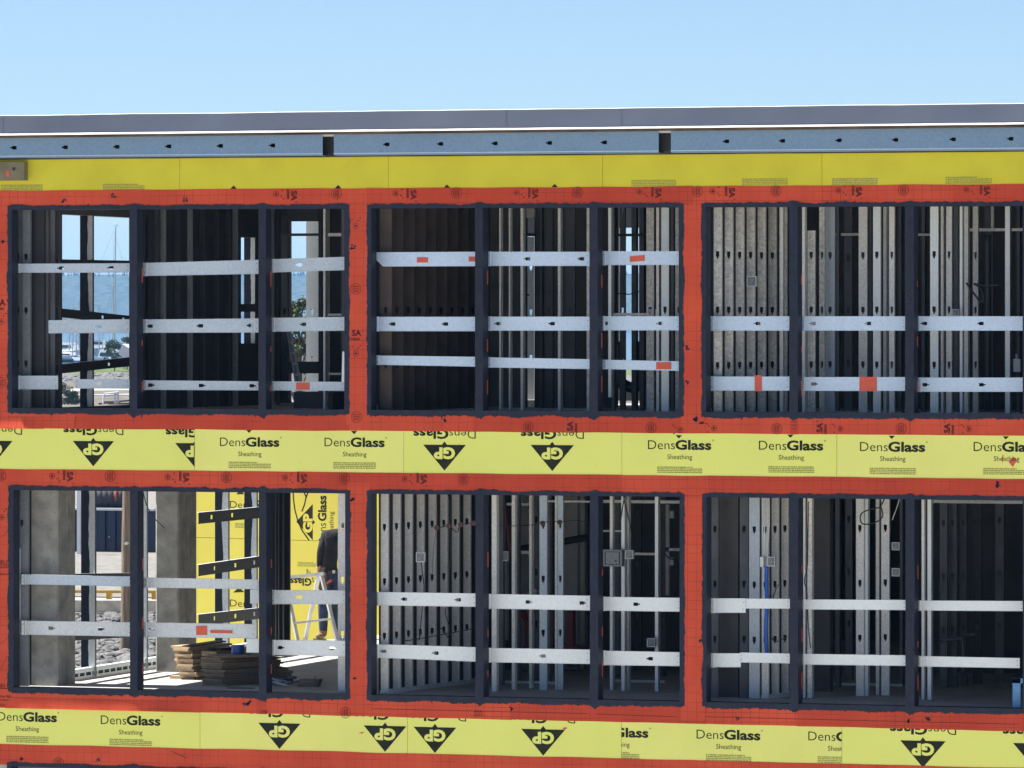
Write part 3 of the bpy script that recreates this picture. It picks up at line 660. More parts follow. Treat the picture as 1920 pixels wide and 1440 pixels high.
a, b = at(-30, 304, -.12), at(45, 338, -.12)
brk.box(a.x, b.x, -.12, -.005, b.z, a.z); p, q = at(23, 313.5, -.122), at(29, 319.5, -.122); brk.box(p.x, q.x, -.1225, -.121, q.z, p.z, 1)
p, q = at(11, 320, -.122), at(17, 331, -.122); brk.box(p.x, q.x, -.1222, -.121, q.z, p.z, 2)
brk.build('angle_bracket', [pm('olive_zinc', (.19, .165, .095), (.13, .11, .065), scale=6, rough=.6), M['steel_blk'], M['tape']], bld)

# slabs, roof, shell
ZF, ZU = -.115, 3.11
YB = 13.2
sh = MB(); sh.box(fx(38), XR, DEPTH, YB, ZF - .3, ZF); sh.build('floor_slab', [M['slab']], bld)
XC, YC = fx(700), 8.7          # the left room is shallower: an open terrace lies behind it
sh = MB(); sh.box(fx(38), XC, DEPTH, YC, 2.62, ZU); sh.box(XC, XR, DEPTH, YB, 2.62, ZU); sh.build('upper_floor_slab', [M['slab']], bld)
rf = MB()
for xa, xb, ye in ((XL, XC, YC + .2), (XC, XR, YB + .3)):
    rf.box(xa, xb, DEPTH, ye, 6.02, 6.22); rf.box(xa, xb, -.20, ye, 6.325, fz(960, 207)); rf.box(xa, xb, .03, ye, 6.22, 6.325)
rf.build('roof_deck', [M['deck']], bld)

# ------------------------------------------------------------------ end wall at the left of the rooms (seen from inside)
XE = fx(60)
ew = thing('end_wall', 'left end wall of steel framing with open windows toward the harbour and gravel yard', 'wall', (XE, 6, ZF))
def ypx(px): return at_x(px, HOR, XE).y
def zpx(px, py): return at_x(px, py, XE).z
TH = .17
def wall_piece(name, y0, y1, z0, z1, mat, x0=None, x1=None, lab=None):
    mb = MB(); mb.box(XE - TH if x0 is None else x0, XE if x1 is None else x1, y0, y1, z0, z1); o = mb.build(name, [mat], ew)
    if lab: o['label'] = lab
    return o
def end_mullion(py_px0, px_split, px1, z0, z1):
    """face toward the viewer: navy coated outer part, ragged edge, bare zinc inner part"""
    y = ypx(px1); xs = at(px_split, HOR, y).x; xo = at(py_px0, HOR, y).x; n = 60
    mb = MB(); prev = None
    for i in range(n + 1):
        z = z0 + (z1 - z0) * i / n
        e = xs + .022 * noise.noise(Vector((z * 2.1, px1, 0))) + .012 * noise.noise(Vector((z * 9, px1, 3)))
        if prev:
            z_, e_ = prev
            mb.poly([(xo, y, z_), (e_, y, z_), (e, y, z), (xo, y, z)], 0); mb.poly([(e_, y, z_), (XE, y, z_), (XE, y, z), (e, y, z)], 1)
        prev = (z, e)
    mb.poly([(XE, y, z0), (XE, y + .05, z0), (XE, y + .05, z1), (XE, y, z1)], 2)
    mb.poly([(xo, y + .05, z0), (xo, y, z0), (xo, y, z1), (xo, y + .05, z1)], 0)
    mb.poly([(XE, y + .05, z0), (xo, y + .05, z0), (xo, y + .05, z1), (XE, y + .05, z1)], 0)
    return mb.build('mullion', [M['coat'], M['galv'], M['steel_dk']], ew)
# upper storey
YA, YZ = ypx(109), ypx(540)
zt = zpx(150, 403); zb = zpx(180, 762)
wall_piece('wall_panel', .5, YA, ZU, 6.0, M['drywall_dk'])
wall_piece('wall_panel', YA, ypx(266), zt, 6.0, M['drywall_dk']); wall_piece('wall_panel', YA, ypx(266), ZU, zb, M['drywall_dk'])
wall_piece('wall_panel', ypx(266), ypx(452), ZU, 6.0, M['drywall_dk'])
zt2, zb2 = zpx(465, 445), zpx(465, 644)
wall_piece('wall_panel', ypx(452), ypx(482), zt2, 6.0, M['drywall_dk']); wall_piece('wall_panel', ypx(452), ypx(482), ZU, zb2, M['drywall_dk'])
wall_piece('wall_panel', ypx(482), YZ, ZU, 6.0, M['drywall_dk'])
end_mullion(150, 165, 173.5, zb, zt); end_mullion(457.5, 470, 478, zb2, zt2)
end_mullion(255, 266, 274, zb, zt)
for px in (94, 104, 290, 301, 327, 351, 374, 400, 421, 436, 490, 512, 526):
    y = ypx(px); mb = MB(); x1 = XE + .06
    mb.poly([(XE, y, ZU), (x1, y, ZU), (x1, y, 6.0), (XE, y, 6.0)]); mb.poly([(x1, y, ZU), (x1, y + .04, ZU), (x1, y + .04, 6.0), (x1, y, 6.0)])
    mb.build('stud', [M['steel_dk'] if px not in (301, 351, 436) else M['galv']], ew)
def end_girt(pa, pb, h, label=None, holes=()):
    """strap across the end wall between two seen points, thin white lit upper edge"""
    (a0, a1), (b0, b1) = pa, pb
    P, Q = at_x(a0, a1, XE + .03), at_x(b0, b1, XE + .03); mb = MB(); U = Vector((0, 0, h))
    d = Q - P; segs = [0.0]
    for t in sorted(holes): segs += [t - .03 / d.length, t + .03 / d.length]
    segs.append(1.0)
    for i in range(0, len(segs) - 1):
        s0, s1 = segs[i], segs[i + 1]; A, B = P + d * s0, P + d * s1
        if i % 2 == 0: mb.poly([A - U, B - U, B, A])
        else:
            mb.poly([A - U, B - U, B - U * .68, A - U * .68]); mb.poly([A - U * .32, B - U * .32, B, A])
    W = Vector((-.05, 0, 0)); mb.poly([P, Q, Q + W, P + W], 1); mb.poly([P - U, Q - U, Q - U + W, P - U + W], 0)
    mb.build('girt', [M['steel_blk'], M['galv']], ew)  # black web and zinc top put shade and light into the colours
end_girt((104, 577), (262, 594), .105, holes=(.35, .55, .8))
end_girt((106, 684), (262, 668), .11, holes=(.62, .88))
end_girt((104, 486), (262, 489), .10)
end_girt((440, 570), (486, 570), .10)
# lower storey
ZT = 2.62
for (p0, p1) in ((30, 40),):
    wall_piece('wall_panel', .5, ypx(112), ZF, ZT, M['drywall_dk'], x0=XE - TH, x1=XE - .02)
trk = MB(); zs = ZF + .13
for k in range(40):      # slotted bottom track
    y0 = ypx(140) + k * .2; y1 = y0 + .165
    if y1 > ypx(520): break
    trk.box(XE - .02, XE - .016, y0, y1, ZF, ZF + .045); trk.box(XE - .02, XE - .016, y0, y1, ZF + .085, zs); trk.box(XE - .02, XE - .016, y1, y0 + .2, ZF, zs)
trk.box(XE - .10, XE - .016, ypx(140), ypx(520), zs, zs + .006)
trk.build('bottom_track', [M['galv_pale']], ew)
mb = MB(); mb.box(XE - .10, XE - .045, ypx(140), ypx(520), ZF, zs - .003); mb.build('slot_shade_core', [M['steel_blk']], ew)  # black core added so the track slots read as shaded
end_mullion(152, 167, 178, ZF + .02, ZT); end_mullion(253, 266, 275, ZF + .02, ZT)
end_mullion(403, 417, 428, ZF + .02, ZT); end_mullion(458, 472, 481, ZF + .02, ZT)
end_girt((104, 1076), (262, 1074), .135); end_girt((104, 1182), (262, 1173), .135)
end_girt((372, 961), (492, 950), .145, holes=(.2, .52)); end_girt((372, 1059), (492, 1042), .145, holes=(.25, .57, .87)); end_girt((372, 1152), (492, 1139), .145, holes=(.25, .57, .87))
for px in (508, 513.5, 522, 535):
    y = ypx(px); wall_piece('stud', y, y + .04, ZF, ZT, M['steel_blk'], x0=XE - .1, x1=XE + .06)
wall_piece('wall_panel', ypx(500), ypx(536), ZF, ZT, M['steel_blk'], x0=XE - .1, x1=XE)

for za_, zb_ in ((ZF, ZT), (ZU, 6.0)):
    wall_piece('added_corner_block', .46, .56, za_, zb_, M['steel_blk'], x0=fx(-140), x1=fx(55))  # dark box added behind the studs to block the bright outside
# corner studs just inside the first openings
def cee(mb, px0, px1, y, z0, z1, d=.045, mi=0, holes=(), hw=None):
    """steel stud, its web filling px0..px1 on plane y, with keyhole cut-outs at the given heights"""
    x0, x1 = at(px0, HOR, y).x, at(px1, HOR, y).x; c = (x0 + x1) / 2; w = x1 - x0; r = min(.019, w * .24); cur = z0
    for h in sorted(holes):
        a, b, cc = h - .03, h + .03, h - .052
        if cc <= cur or b >= z1: continue
        mb.poly([(x0, y, cur), (x1, y, cur), (x1, y, cc), (x0, y, cc)], mi)
        for (p, q, rr) in ((cc, a, r * .5), (a, b, r)):
            mb.poly([(x0, y, p), (c - rr, y, p), (c - rr, y, q), (x0, y, q)], mi); mb.poly([(c + rr, y, p), (x1, y, p), (x1, y, q), (c + rr, y, q)], mi)
        cur = b
    mb.poly([(x0, y, cur), (x1, y, cur), (x1, y, z1), (x0, y, z1)], mi)
    for x in (x0, x1): mb.poly([(x, y, z0), (x, y + d, z0), (x, y + d, z1), (x, y, z1)], mi)
    for x, s in ((x0, 1), (x1, -1)): mb.poly([(x, y + d, z0), (x + s * .012, y + d, z0), (x + s * .012, y + d, z1), (x, y + d, z1)], mi)
def studs_at(root, items, z0, z1, default_holes=True, drop=.62, first=.55):
    for it in items:
        p0, p1, y, mk = it[:4]; za = it[4] if len(it) > 4 and it[4] is not None else z0; zb_ = it[5] if len(it) > 5 and it[5] is not None else z1
        if mk in ('galv_stud', 'galv_pale', 'galv_old', 'galv_mid') and .6 < y < 6 and z0 > -5: y = .35 + .42 * y
        mb = MB(); wide = (p1 - p0) > 9
        hs = [z0 + first + drop * k for k in range(6)] if wide and default_holes else []
        cee(mb, p0, p1, y, za, zb_, d=.045 if wide else .09, holes=hs)
        mb.build('stud', [M[mk]], root)
def bar_px(root, name, p0, p1, ya, yb_, y, mk, d=.05):
    mb = MB(); mb.pbox(p0, ya, p1, yb_, y, d); return mb.build(name, [M[mk]], root)
def zat(py, y): return at(960, py, y).z

# ------------------------------------------------------------------ partitions inside
def depth_partition(label, px0, y0, n, web, z0, z1, mk, back=None, spacing=.406, cat='wall', first=.59, skew=0.0):
    X0 = XB = at(px0, HOR, y0).x
    root = thing('stud_partition', label, cat, (X0, y0 + n * spacing / 2, z0))
    for k in range(n):
        X0 = XB + k * skew; y = y0 + k * spacing; mb = MB(); m = mk if isinstance(mk, str) else mk[k % len(mk)]
        pa = 960 + (F_PX * (Vector((X0, y, EYE)) - CAM).dot(RT)) / (Vector((X0, y, EYE)) - CAM).dot(FW)
        v2 = Vector((X0 + web, y, EYE)) - CAM; pb = 960 + F_PX * v2.dot(RT) / v2.dot(FW)
        cee(mb, pa, pb, y, z0 + .003, z1, holes=[z0 + first + .63 * j for j in range(5)]); mb.build('stud', [M[m]], root)
    def run(mb, xa, xb, za, zb_):
        ya, ye, sk_ = y0 - .02, y0 + n * spacing, n * skew
        mb.hexa([(XB + xa, ya, za), (XB + xb, ya, za), (XB + xb + sk_, ye, za), (XB + xa + sk_, ye, za), (XB + xa, ya, zb_), (XB + xb, ya, zb_), (XB + xb + sk_, ye, zb_), (XB + xa + sk_, ye, zb_)])
    for nm, za, zb_ in (('bottom_track', z0, z0 + .04), ('top_track', z1 - .04, z1)):
        mb = MB(); run(mb, -.003, .001, za, zb_); run(mb, web - .001, web + .003, za, zb_)
        mb.build(nm, [M['galv_stud']], root)
    if back:
        mb = MB(); run(mb, -.018, -.004, z0, z1); mb.build('wall_board', [M[back]], root)
    return root
depth_partition('bright galvanized studs stepping back behind the left bay of the lower middle opening', 714, .32, 8, .088, ZF, 2.6, 'galv_stud', 'gap_shade_board', spacing=.30, skew=.045, first=.675)
depth_partition('dark brown studs stepping back behind the left bay of the upper middle opening', 712, .34, 10, .145, ZU, 6.0, 'steel_brown', 'gap_shade_board')
depth_partition('spangled bright studs stepping back behind the left bay of the upper right opening', 1338, .34, 7, .094, ZU, 6.0, 'galv_old', 'gap_shade_board', spacing=.24, skew=.064, first=.59)
depth_partition('pale studs carrying a blue cable bundle behind the lower right opening', 1428, .8, 4, .082, ZF, 2.6, 'galv_stud', 'gap_shade_board', spacing=.25, skew=.05, first=.675)

def rowwall(label, y, items, z0, z1, tracks=True, mk='galv', extra=()):
    X = at((items[0][0] + items[-1][1]) / 2, HOR, y).x
    root = thing('framing_wall', label, 'wall', (X, y, z0))
    studs_at(root, items, z0 + .003, z1 - .003, first=.59 if z0 > 1 else .675, drop=.63)
    if tracks:
        a, b = min(i[0] for i in items), max(i[1] for i in items); xa, xb = at(a, HOR, y).x, at(b, HOR, y).x
        mb = MB(); mb.box(xa, xb, y - .002, y - .0005, z0, z0 + .03); mb.build('bottom_track', [M[mk]], root)
        mb = MB(); mb.box(xa, xb, y - .002, y - .0005, z1 - .03, z1); mb.build('top_track', [M[mk]], root)
    for e in extra:
        bar_px(root, *e)
    return root
U0, U1, L0, L1 = ZU, 6.0, ZF, 2.6
# upper left room, right bay
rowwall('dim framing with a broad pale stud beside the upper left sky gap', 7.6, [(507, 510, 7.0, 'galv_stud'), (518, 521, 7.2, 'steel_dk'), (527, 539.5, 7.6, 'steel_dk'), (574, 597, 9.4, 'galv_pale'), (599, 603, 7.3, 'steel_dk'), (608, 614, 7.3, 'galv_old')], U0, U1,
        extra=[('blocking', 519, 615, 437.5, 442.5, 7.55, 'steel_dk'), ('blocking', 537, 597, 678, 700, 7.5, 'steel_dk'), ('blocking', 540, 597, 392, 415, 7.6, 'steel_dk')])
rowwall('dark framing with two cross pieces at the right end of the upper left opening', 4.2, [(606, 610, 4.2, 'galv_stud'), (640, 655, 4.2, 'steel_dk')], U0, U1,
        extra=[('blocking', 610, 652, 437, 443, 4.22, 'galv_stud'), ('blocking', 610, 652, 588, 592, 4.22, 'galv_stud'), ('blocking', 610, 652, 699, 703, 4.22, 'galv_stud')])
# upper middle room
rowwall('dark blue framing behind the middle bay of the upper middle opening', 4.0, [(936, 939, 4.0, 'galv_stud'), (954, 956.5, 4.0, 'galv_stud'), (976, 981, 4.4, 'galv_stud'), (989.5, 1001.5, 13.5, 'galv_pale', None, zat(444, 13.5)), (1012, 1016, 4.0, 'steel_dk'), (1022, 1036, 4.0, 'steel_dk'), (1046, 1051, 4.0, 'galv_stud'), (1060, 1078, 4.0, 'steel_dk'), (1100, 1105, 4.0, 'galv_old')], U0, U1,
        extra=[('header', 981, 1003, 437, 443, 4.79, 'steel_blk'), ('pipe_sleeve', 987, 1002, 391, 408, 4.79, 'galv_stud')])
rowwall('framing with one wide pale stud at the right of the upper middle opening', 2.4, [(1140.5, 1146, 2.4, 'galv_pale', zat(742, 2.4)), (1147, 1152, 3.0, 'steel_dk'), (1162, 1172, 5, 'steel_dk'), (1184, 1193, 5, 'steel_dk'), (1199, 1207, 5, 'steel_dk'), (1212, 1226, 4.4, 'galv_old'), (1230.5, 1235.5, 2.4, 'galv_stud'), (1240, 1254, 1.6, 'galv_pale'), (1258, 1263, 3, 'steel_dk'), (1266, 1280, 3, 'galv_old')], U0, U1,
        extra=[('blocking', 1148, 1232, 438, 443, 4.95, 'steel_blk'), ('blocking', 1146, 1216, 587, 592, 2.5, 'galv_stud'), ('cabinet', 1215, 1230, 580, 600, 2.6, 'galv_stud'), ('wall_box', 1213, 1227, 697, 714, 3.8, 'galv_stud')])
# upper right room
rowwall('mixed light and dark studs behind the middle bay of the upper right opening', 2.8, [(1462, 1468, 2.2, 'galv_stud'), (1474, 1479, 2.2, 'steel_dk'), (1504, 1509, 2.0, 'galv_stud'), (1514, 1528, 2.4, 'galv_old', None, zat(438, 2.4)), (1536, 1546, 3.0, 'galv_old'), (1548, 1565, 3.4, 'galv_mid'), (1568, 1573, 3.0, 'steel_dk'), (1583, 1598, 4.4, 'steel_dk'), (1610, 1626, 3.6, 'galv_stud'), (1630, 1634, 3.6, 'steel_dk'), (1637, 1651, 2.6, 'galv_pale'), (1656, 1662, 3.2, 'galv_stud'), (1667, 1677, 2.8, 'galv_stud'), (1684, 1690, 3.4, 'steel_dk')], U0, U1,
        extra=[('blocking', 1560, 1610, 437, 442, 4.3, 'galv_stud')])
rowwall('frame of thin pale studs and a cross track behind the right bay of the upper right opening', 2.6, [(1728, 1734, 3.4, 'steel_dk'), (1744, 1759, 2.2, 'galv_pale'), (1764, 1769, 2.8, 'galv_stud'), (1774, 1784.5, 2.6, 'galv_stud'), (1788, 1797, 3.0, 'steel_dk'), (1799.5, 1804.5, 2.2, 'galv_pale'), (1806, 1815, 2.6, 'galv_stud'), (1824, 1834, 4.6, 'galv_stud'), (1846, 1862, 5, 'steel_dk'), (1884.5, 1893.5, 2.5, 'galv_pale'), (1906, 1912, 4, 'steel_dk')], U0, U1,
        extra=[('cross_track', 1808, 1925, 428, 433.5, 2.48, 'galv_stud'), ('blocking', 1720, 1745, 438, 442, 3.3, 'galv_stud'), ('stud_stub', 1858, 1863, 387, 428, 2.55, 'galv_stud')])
# lower middle room
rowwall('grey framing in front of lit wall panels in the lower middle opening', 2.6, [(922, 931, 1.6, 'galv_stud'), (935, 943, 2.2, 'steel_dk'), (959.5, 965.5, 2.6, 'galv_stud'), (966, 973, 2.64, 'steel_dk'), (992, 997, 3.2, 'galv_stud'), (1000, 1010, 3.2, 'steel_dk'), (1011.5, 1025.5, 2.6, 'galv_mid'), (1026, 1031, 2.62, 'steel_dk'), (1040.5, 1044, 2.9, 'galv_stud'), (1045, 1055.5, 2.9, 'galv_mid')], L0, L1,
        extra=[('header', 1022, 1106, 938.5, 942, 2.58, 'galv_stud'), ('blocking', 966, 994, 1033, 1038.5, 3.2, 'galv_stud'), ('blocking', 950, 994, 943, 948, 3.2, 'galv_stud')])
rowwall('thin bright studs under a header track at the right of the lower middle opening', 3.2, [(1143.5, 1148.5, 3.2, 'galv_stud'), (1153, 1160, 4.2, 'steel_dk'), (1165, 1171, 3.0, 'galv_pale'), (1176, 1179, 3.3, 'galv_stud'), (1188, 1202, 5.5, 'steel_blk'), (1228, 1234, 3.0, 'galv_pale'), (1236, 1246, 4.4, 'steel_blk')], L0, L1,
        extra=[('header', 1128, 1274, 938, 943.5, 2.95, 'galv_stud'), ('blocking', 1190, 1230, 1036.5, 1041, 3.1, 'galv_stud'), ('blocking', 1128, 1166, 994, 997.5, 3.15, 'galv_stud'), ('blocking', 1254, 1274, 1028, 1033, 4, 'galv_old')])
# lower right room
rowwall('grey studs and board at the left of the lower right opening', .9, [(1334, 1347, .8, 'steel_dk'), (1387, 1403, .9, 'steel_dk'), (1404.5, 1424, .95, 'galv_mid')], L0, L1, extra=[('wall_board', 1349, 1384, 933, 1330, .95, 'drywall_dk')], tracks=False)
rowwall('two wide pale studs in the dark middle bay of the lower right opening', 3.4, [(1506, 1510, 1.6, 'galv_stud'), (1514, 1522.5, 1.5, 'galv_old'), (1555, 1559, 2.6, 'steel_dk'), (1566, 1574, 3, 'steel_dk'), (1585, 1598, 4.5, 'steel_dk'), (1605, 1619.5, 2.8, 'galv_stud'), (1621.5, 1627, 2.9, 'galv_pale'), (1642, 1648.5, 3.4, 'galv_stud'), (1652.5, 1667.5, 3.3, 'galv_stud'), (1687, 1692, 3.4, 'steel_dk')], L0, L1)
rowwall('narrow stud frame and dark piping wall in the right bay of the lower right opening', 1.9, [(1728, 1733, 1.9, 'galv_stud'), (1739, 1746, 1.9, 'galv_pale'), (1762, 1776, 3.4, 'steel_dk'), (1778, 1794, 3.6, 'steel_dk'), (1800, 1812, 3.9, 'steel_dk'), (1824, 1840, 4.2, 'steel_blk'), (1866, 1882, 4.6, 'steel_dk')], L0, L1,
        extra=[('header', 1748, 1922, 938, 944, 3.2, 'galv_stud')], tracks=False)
rowwall('pale green galvanized stud at the right edge of the lower left opening', .5, [(633.5, 651, .5, 'galv_stud')], L0, L1, tracks=False)
# board walls deep inside
def slab_wall(label, px0, px1, y, z0, z1, mk, gaps=()):
    x0, x1 = at(px0, HOR, y).x, at(px1, HOR, y).x
    mb = MB(); xs = [x0]; hs = []
    for (a, b, ya, yb_) in gaps:
        xa, xb = at(a, HOR, y).x, at(b, HOR, y).x; za, zb_ = zat(yb_, y), zat(ya, y); xs += [xa, xb]
        mb.box(xa, xb, y, y + .12, z0, za); mb.box(xa, xb, y, y + .12, zb_, z1)
    xs.append(x1)
    for i in range(0, len(xs), 2): mb.box(xs[i], xs[i + 1], y, y + .12, z0, z1)
    return tag(mb.build('interior_wall', [M[mk]]), label, 'wall')
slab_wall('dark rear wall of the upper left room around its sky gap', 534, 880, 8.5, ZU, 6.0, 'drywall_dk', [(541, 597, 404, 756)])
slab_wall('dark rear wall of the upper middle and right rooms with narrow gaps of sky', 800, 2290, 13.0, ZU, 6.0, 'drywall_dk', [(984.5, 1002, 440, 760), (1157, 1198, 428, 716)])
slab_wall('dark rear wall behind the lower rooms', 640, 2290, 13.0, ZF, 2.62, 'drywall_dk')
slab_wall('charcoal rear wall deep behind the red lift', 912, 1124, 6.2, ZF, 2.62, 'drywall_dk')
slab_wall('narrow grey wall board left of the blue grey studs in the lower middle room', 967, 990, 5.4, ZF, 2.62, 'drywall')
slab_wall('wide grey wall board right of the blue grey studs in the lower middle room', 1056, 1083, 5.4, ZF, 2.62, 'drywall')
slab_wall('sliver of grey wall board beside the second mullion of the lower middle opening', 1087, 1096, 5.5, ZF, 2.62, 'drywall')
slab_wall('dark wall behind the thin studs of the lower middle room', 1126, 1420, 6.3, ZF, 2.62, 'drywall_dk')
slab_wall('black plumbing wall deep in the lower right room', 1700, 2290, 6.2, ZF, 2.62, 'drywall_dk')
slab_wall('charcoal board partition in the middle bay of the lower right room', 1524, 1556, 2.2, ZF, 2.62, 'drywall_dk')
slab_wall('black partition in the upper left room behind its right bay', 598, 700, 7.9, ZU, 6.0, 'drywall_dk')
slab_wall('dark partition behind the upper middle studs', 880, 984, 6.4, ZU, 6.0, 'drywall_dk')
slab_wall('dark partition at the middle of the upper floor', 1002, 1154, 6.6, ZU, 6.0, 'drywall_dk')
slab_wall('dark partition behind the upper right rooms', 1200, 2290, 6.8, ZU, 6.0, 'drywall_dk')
cw = MB(); cw.box(fx(690), fx(690) + .1, 2.4, YB, ZF, 2.62); tag(cw.build('cross_wall', [M['drywall_dk']]), 'dark cross wall added to keep terrace sun out of the lower middle room', 'wall')  # wall added to shade the floor from sun crossing the terrace
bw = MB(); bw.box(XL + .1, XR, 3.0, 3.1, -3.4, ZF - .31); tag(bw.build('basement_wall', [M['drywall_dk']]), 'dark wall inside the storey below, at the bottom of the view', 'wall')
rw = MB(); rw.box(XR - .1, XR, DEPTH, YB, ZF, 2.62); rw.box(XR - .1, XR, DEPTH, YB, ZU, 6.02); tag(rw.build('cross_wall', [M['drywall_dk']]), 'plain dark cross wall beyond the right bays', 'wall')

# ------------------------------------------------------------------ steel channels across the openings
YG = DEPTH + .012
def girt(label, seg, mk, holes=(), tapes=(), ext=5, cut=None, clip_end=True, y=YG, group='steel channels across the window openings'):
    x0, yt0, yb0, x1, yt1, yb1 = seg; s = (x1 + ext - x0) / (x1 - x0)
    X1 = x1 + ext; T1 = yt0 + (yt1 - yt0) * s; B1 = yb0 + (yb1 - yb0) * s
    mb = MB()
    if cut:
        a, b, c, d, e = at(x0, yt0, y), at(x0, yb0 - cut, y), at(x0 + cut, yb0, y), at(X1, B1, y), at(X1, T1, y); mb.poly([a, b, c, d, e])
        P = lambda px, t: at(px, (yt0 + (T1 - yt0) * (px - x0) / (X1 - x0)) * (1 - t) + (yb0 + (B1 - yb0) * (px - x0) / (X1 - x0)) * t, y)
    else:
        P = chan_web(mb, x0, yt0, yb0, X1, T1, B1, [(h, 'L') if not isinstance(h, tuple) else h for h in holes], y)
    D = Vector((0, .042, 0)); nrm = Vector((0, -.0025, 0))
    for t in (0, 1):
        a, b = P(x0 + (cut or 0) * t, t), P(X1, t); mb.poly([a, b, b + D, a + D])
    a, b = P(x0, 0), P(x0, 1)
    if not cut: mb.poly([a, b, b + D, a + D])
    # rolled lip along both long edges
    for t0, t1 in ((.0, .035), (.965, 1.0)):
        if cut: break
        mb.poly([P(x0, t1) + nrm, P(X1, t1) + nrm, P(X1, t0) + nrm, P(x0, t0) + nrm])
    o = mb.build('steel_channel', [M[mk]]); tag(o, label, 'steel channel', group)
    if clip_end and not cut:
        c = MB(); w = 6.5
        c.poly([P(x0 - .5, 1.02) + nrm * 2, P(x0 + w, 1.02) + nrm * 6, P(x0 + w, -.02) + nrm * 6, P(x0 - .5, -.02) + nrm * 2])
        c.poly([P(x0 + w, 1.02) + nrm * 6, P(x0 + w + 1.5, 1.02) + nrm, P(x0 + w + 1.5, -.02) + nrm, P(x0 + w, -.02) + nrm * 6])
        c.build('end_clip', [M[mk]], o)
    if not cut and x1 - x0 > 60:
        sm = MB()
        for sx in (x0 + 3.2, x1 - 4):
            for t_ in (.27, .73):
                c0 = P(sx, t_) + nrm * 7; r_ = .0055
                sm.poly([c0 + Vector((r_ * math.cos(k * 1.047), 0, r_ * math.sin(k * 1.047))) for k in range(6)])
        sm.build('screw_head', [M['steel_dk']], o)['kind'] = 'stuff'
    for (a, b0, b, c1, sl) in tapes:
        t = MB(); n = nrm * 2.2
        pts = [at(a, c1 + sl, y), at(b, c1 - sl, y), at(b, b0 - sl, y), at(a, b0 + sl, y)]
        t.poly([p + n for p in pts]); t.poly([p + n * .3 for p in pts][::-1]); t.build('tape_patch', [M['tape']], o)
    return o
girt('thin galvanized channel with two keyholes, highest in the left bay of the upper left opening', (30, 494.5, 511.5, 244, 493.5, 511), 'galv_mid', [115, 209])
girt('dented tilted channel without keyholes, top of the upper left opening middle bay', (269, 493, 517.5, 486, 487, 513.5), 'galv_mid')
girt('tilted channel with one bright keyhole beside the sky gap, upper left opening', (507, 486, 511, 646, 481.5, 506.5), 'galv_mid', [562])
girt('creased grey channel ending short of the jamb at mid height, upper left opening', (91, 600.5, 625, 244, 598.5, 624), 'galv_mid', [186], clip_end=False)
girt('scuffed shiny channel with three keyholes, middle bay of the upper left opening', (268, 599, 624, 486, 597, 623.6), 'galv_mid', [282, 376.5, 470])
girt('channel crossing in front of the small tree in the upper left opening', (508, 596, 622, 646, 594, 620), 'galv_mid', [570])
girt('short spangled channel offcut low at the left jamb of the upper left opening', (30, 704.5, 730, 109, 704.5, 730), 'galv_mid', ext=0)
girt('narrow channel starting at the end wall window, low in the upper left opening', (141, 711, 728.5, 244, 711, 728.8), 'galv_mid', [186], clip_end=False)
girt('low narrow channel with three black keyholes in the upper left opening', (268, 713, 731, 486, 715, 732), 'galv_mid', [(282, 'R'), (377, 'R'), (472, 'R')])
girt('low channel with one orange patch beside the blue stepladder', (508, 715, 732, 646, 716, 733), 'galv_mid', tapes=[(555.5, 717.3, 580.5, 730.8, 0)])
girt('channel cut diagonally at its left end with two small orange patches', (704, 473, 499.7, 892, 472, 499), 'galv_sky', tapes=[(782, 482.5, 802.5, 492.3, 0), (879, 481.2, 896, 490.2, 0)], cut=14)
girt('bluish channel with a sky bright keyhole, top of the upper middle opening', (913, 472, 498.6, 1107, 472, 498.6), 'galv_sky', [990, 1091])
girt('bluish channel with a tilted orange patch over the sky slits', (1128, 471, 497, 1275, 471, 497), 'galv_sky', tapes=[(1181, 479.5, 1209, 490.2, 1.2)])
girt('blue white channel with two keyholes in front of brown studs', (702, 594, 621, 892, 594, 621), 'galv_sky', [737, 836])
girt('blue white channel with two keyholes, centre of the upper middle opening', (914, 593.7, 620, 1107, 593.7, 620), 'galv_sky', [935, 1036])
girt('rust stained channel with two keyholes under the sky slits', (1127, 593, 619.5, 1275, 593, 619.5), 'galv_sky', [1135.5, 1238])
girt('narrow sloping channel below the brown studs, half blue and half white', (704, 666.5, 684, 893, 669, 687.5), 'galv_sky')
girt('narrow sloping channel with no keyholes, low centre of the upper middle opening', (914, 670, 689, 1107, 673.5, 692), 'galv_sky')
girt('narrow channel with an orange patch marked by strokes, low in the upper middle opening', (1130, 674.5, 692, 1275, 677.5, 695.5), 'galv_sky', tapes=[(1230.5, 679, 1258.5, 692.5, 0)])
girt('blue channel with one keyhole across the spangled studs', (1331, 593, 620, 1481, 593, 620), 'galv_sky', [1421.5])
girt('blue channel with two keyholes, mid height in the upper right opening centre bay', (1502, 593, 620, 1699, 593, 620), 'galv_sky', [1525, 1629])
girt('blue channel with two keyholes running off the right edge at mid height', (1718, 593, 620, 1922, 593, 620), 'galv_sky', [1734, 1840])
girt('low blue channel wrapped by an upright orange strip', (1332, 706, 732.5, 1481, 706, 732.5), 'galv_sky', tapes=[(1415, 703.5, 1428.5, 733.8, 0)])
girt('low blue channel with a large square orange patch', (1502, 707, 733, 1699, 707, 733), 'galv_sky', [(1525, 'R')], tapes=[(1611.5, 706.6, 1644, 733.6, 0)])
girt('low blue channel with two keyholes at the right edge', (1720, 708, 734.6, 1922, 708, 734.6), 'galv_sky', [(1734, 'R'), (1840, 'R')])
girt('narrow plain channel crossing the concrete column', (41, 1077, 1095.5, 248, 1081, 1099.6), 'galv_mid')
girt('narrow plain channel in front of the second concrete column', (270, 1083, 1101.7, 488, 1087, 1105), 'galv')
